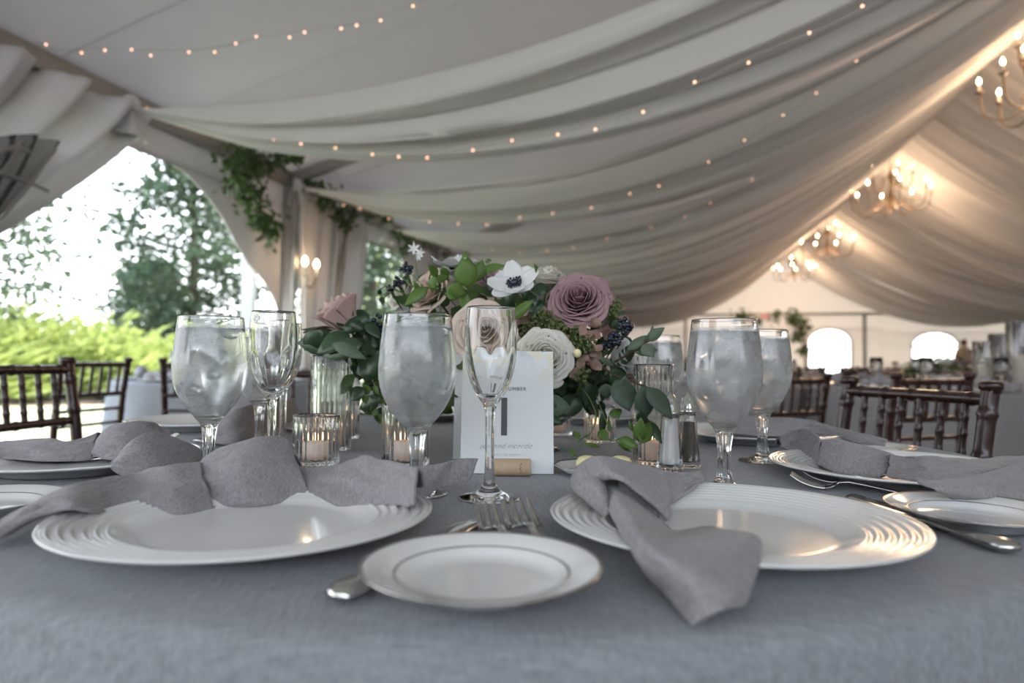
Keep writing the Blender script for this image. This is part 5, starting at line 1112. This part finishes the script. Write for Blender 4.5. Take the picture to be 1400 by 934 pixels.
# ------------------------------------------------------------------ two distant guests by the fan window
def person(name, px, py, d, shirt, label, h=1.70):
    base = P(px, py, d); r = empty(name, (base.x, base.y, 0), -.2, label, 'person')
    k = h / 1.7
    V = [(0, 0, .92), (0, 0, 1.10), (0, .01, 1.30), (0, .01, 1.42), (0, 0, 1.48), (0, -.01, 1.56), (0, -.01, 1.66), (.19, .01, 1.38), (.235, .02, 1.12), (.22, -.07, .88), (-.19, .01, 1.38), (-.24, .02, 1.12), (-.20, -.09, .90), (.09, 0, .86), (.10, 0, .48), (.10, .02, .08), (.10, -.11, .04), (-.09, 0, .86), (-.10, .0, .48), (-.11, .02, .08), (-.11, -.11, .04)]
    E = [(0, 1), (1, 2), (2, 3), (3, 4), (4, 5), (5, 6), (3, 7), (7, 8), (8, 9), (3, 10), (10, 11), (11, 12), (0, 13), (13, 14), (14, 15), (15, 16), (0, 17), (17, 18), (18, 19), (19, 20)]
    R_ = [.15, .125, .15, .10, .055, .085, .075, .06, .045, .035, .06, .045, .035, .095, .06, .045, .04, .095, .06, .045, .04]
    me = bpy.data.meshes.new('body'); me.from_pydata([(a * k, b * k, c * k) for a, b, c in V], E, []); o = bpy.data.objects.new('body', me); COL.objects.link(o); o.parent = r; me.materials.append(MAT['skin'])
    sk = o.modifiers.new('skin', 'SKIN'); sk.use_smooth_shade = True
    for i, v in enumerate(me.skin_vertices[0].data if me.skin_vertices else []): v.radius = (R_[i], R_[i] * .8)
    if not me.skin_vertices:
        bpy.context.view_layer.objects.active = o
    o.modifiers.new('s', 'SUBSURF').render_levels = 1
    m = MB(); m.lathe([(.0001, 1.50), (.09, 1.48), (.19, 1.41), (.20, 1.28), (.165, 1.08), (.175, .90), (.165, .90), (.0001, .92)], 28, R=Matrix.Diagonal(Vector((1, .68, 1)))); m.build('shirt', shirt, r)
    for sx in (-1, 1): m = MB(); m.tube([(sx * .16, .01, 1.41), (sx * .215, .015, 1.26), (sx * .24, .02, 1.10)], [.062, .058, .052], 10); m.build('sleeve', shirt, r)
    for sx in (-1, 1): m = MB(); m.tube([(sx * .09, 0, .93), (sx * .10, 0, .5), (sx * .105, .015, .09)], [.115, .085, .065], 12); m.build('trouser_leg', 'dark', r)
    m = MB(); m.ball((0, .015, 1.645), .098, 14, 10, (1, 1.08, 1)); m.build('hair', 'hair', r)
    return r
person('person', 1318, 490, 22.0, 'beige', 'distant person in a beige top standing beside the fan window, facing away')
person('person', 1335, 490, 23.5, 'red_cloth', 'distant person in dark red right of the one in beige', 1.55)
# ------------------------------------------------------------------ the garden outside
def bush(px, d, w, h, z0, label, seed, mt='hedge', n=900, grp=None):
    rnd = random.Random(seed); b = P(px, 500, d); r = empty('garden_shrub', (b.x, b.y, -.04), 0, label, 'shrub', grp); m = MB()
    for k in range(n):
        a = rnd.uniform(0, 2 * PI); e = math.asin(rnd.uniform(0, 1)); q = rnd.uniform(.75, 1.06) * (1 + .18 * math.sin(3 * a + seed) * math.cos(2 * e)); c = Vector((w * math.cos(a) * math.cos(e) * q, w * .7 * math.sin(a) * math.cos(e) * q, z0 + h * math.sin(e) * q)); m.quadleaf(c, (c.x + rnd.uniform(-1, 1), c.y + rnd.uniform(-1, 1), rnd.uniform(0, 1.2)), (rnd.uniform(-1, 1), rnd.uniform(-1, 1), rnd.uniform(-1, 1)), rnd.uniform(.16, .34), rnd.uniform(.07, .12))
    m.build('foliage', mt, r); m = MB()
    for k in range(7): a = k * .9; m.tube([(0, 0, 0), (w * .5 * math.cos(a), w * .35 * math.sin(a), h * .6)], .03, 5)
    m.build('branches', 'bark', r)
HB = [(-120, 13.6, 1.9, 1.45), (-20, 14.6, 1.8, 1.55), (60, 15.4, 1.9, 1.65), (135, 15.8, 1.8, 1.5), (195, 16.4, 1.7, 1.15), (250, 17, 1.6, 1.0), (310, 17.5, 1.5, 1.0), (20, 18.5, 2.6, 2.2), (-90, 17.5, 2.6, 2.6)]
PO = ['at the left edge', 'behind the left-edge chair', 'above the left-edge chair', 'above the second chair', 'left of the bright goblet', 'behind the bright goblet', 'at the foot of the tall tree', 'tallest behind the left chair', 'farthest left at the back']
for k, (px, d, w, h) in enumerate(HB): bush(px, d, w, h, .1, 'sunlit yellow-green garden shrub, ' + PO[k], k + 1, n=1500 if k < 7 else 1100, grp='sunlit shrubs outside')
mb_ = MB(); mb_.grid([[Vector((P(-150 + 50 * i, 510, 14).x, 12.4 + .25 * i + 1.1 * j / 3, -.04 + .06 * math.sin(PI * j / 3))) for j in range(4)] for i in range(12)]); tag(mb_.build('mulch_bed', 'mulch'), 'brown bark mulch strip along the foot of the shrubs', 'mulch bed', kind=None)
def tree(px, d, h, w, zc, n, label, seed, trunk=True, lf=(.22, .42), mt='treeg', conic=0):
    rnd = random.Random(seed); b = P(px, 500, d); r = empty('garden_tree', (b.x, b.y, -.05), 0, label, 'tree', 'backlit trees outside'); m = MB(); st = MB(); st.tube(smooth_path([(0, 0, 0), (.1, 0, h * .4), (0, .1, h * .7), (.05, 0, h)], 4), [.19 - .16 * i / 12 for i in range(13)], 8)
    nc = 46
    for c_ in range(nc):
        f = c_ / nc; a = c_ * 2.4; z = zc + (h - zc) * f; R_ = w * (1 - conic * f) * (math.sin(PI * min(1, .15 + .8 * f)) ** .6) * rnd.uniform(.35, 1); cc = Vector((R_ * math.cos(a), R_ * math.sin(a), z)); st.tube([(0, 0, z - .4), cc], [.04, .012], 5)
        for k in range(n // nc):
            v = Vector((rnd.gauss(0, 1), rnd.gauss(0, 1), rnd.gauss(0, .55))) * w * .19; m.quadleaf(cc + v, (rnd.uniform(-1, 1), rnd.uniform(-1, 1), rnd.uniform(-.8, .5)), (rnd.uniform(-1, 1), rnd.uniform(-1, 1), rnd.uniform(-1, 1)), rnd.uniform(*lf), rnd.uniform(*lf) * .55)
    st.build('trunk', 'bark', r); m.build('leaves', mt, r)
tree(258, 21, 8.6, 2.3, 1.0, 7600, 'tall loose tree backlit in the middle of the large arched opening', 1, lf=(.20, .34), conic=.25)
tree(205, 26, 4.6, 1.7, .8, 3600, 'short dark tree at the left foot of the tall loose tree', 9, conic=.3)
tree(-70, 14, 7.0, 2.9, 2.2, 5000, 'tree at the far left whose branches reach into the large opening', 3, lf=(.14, .26))
tree(505, 24, 7.5, 2.6, 1.0, 6500, 'leafy green tree filling the second arched opening', 4, lf=(.22, .4))
tree(560, 30, 8.0, 3.2, 1.0, 3000, 'leafy green tree farther back behind the second opening', 5, mt='hedge')
tree(470, 38, 5.0, 2.4, .6, 2000, 'pale green tree low in the left of the second opening', 6, mt='hedge')
# ------------------------------------------------------------------ light
w = bpy.data.worlds.new('sky'); SC.world = w; w.use_nodes = True; n = w.node_tree; bg = n.nodes['Background']
tc = n.nodes.new('ShaderNodeTexCoord'); sx = n.nodes.new('ShaderNodeSeparateXYZ'); mr = n.nodes.new('ShaderNodeMapRange'); mr.inputs['From Min'].default_value = 0; mr.inputs['From Max'].default_value = .7
cm = n.nodes.new('ShaderNodeMix'); cm.data_type = 'RGBA'; cm.inputs[6].default_value = (.98, .98, 1, 1); cm.inputs[7].default_value = (.60, .77, 1, 1)
n.links.new(tc.outputs['Generated'], sx.inputs[0]); n.links.new(sx.outputs[2], mr.inputs['Value']); n.links.new(mr.outputs[0], cm.inputs[0]); n.links.new(cm.outputs[2], bg.inputs[0])
bg.inputs[1].default_value = 4.6
s = bpy.data.lights.new('sun', 'SUN'); s.energy = 13.0; s.color = (1, .94, .86); s.angle = .02; so = bpy.data.objects.new('sun', s); COL.objects.link(so)
sd = (AX * .55 + AT * .42 + Vector((0, 0, .75))).normalized()     # direction towards the sun: ahead, a little left, high
so.rotation_euler = sd.to_track_quat('Z', 'Y').to_euler()
SC.view_settings.view_transform = 'Standard'; SC.view_settings.look = 'None'; SC.view_settings.gamma = 1; SC.view_settings.exposure = 0.10; SC.view_settings.use_curve_mapping = False
cy = SC.cycles
cy.use_denoising = True; cy.max_bounces = 14; cy.diffuse_bounces = 5; cy.glossy_bounces = 5; cy.transmission_bounces = 12; cy.transparent_max_bounces = 12
cy.caustics_reflective = False; cy.caustics_refractive = True; cy.blur_glossy = 1.0; cy.sample_clamp_indirect = 6.0
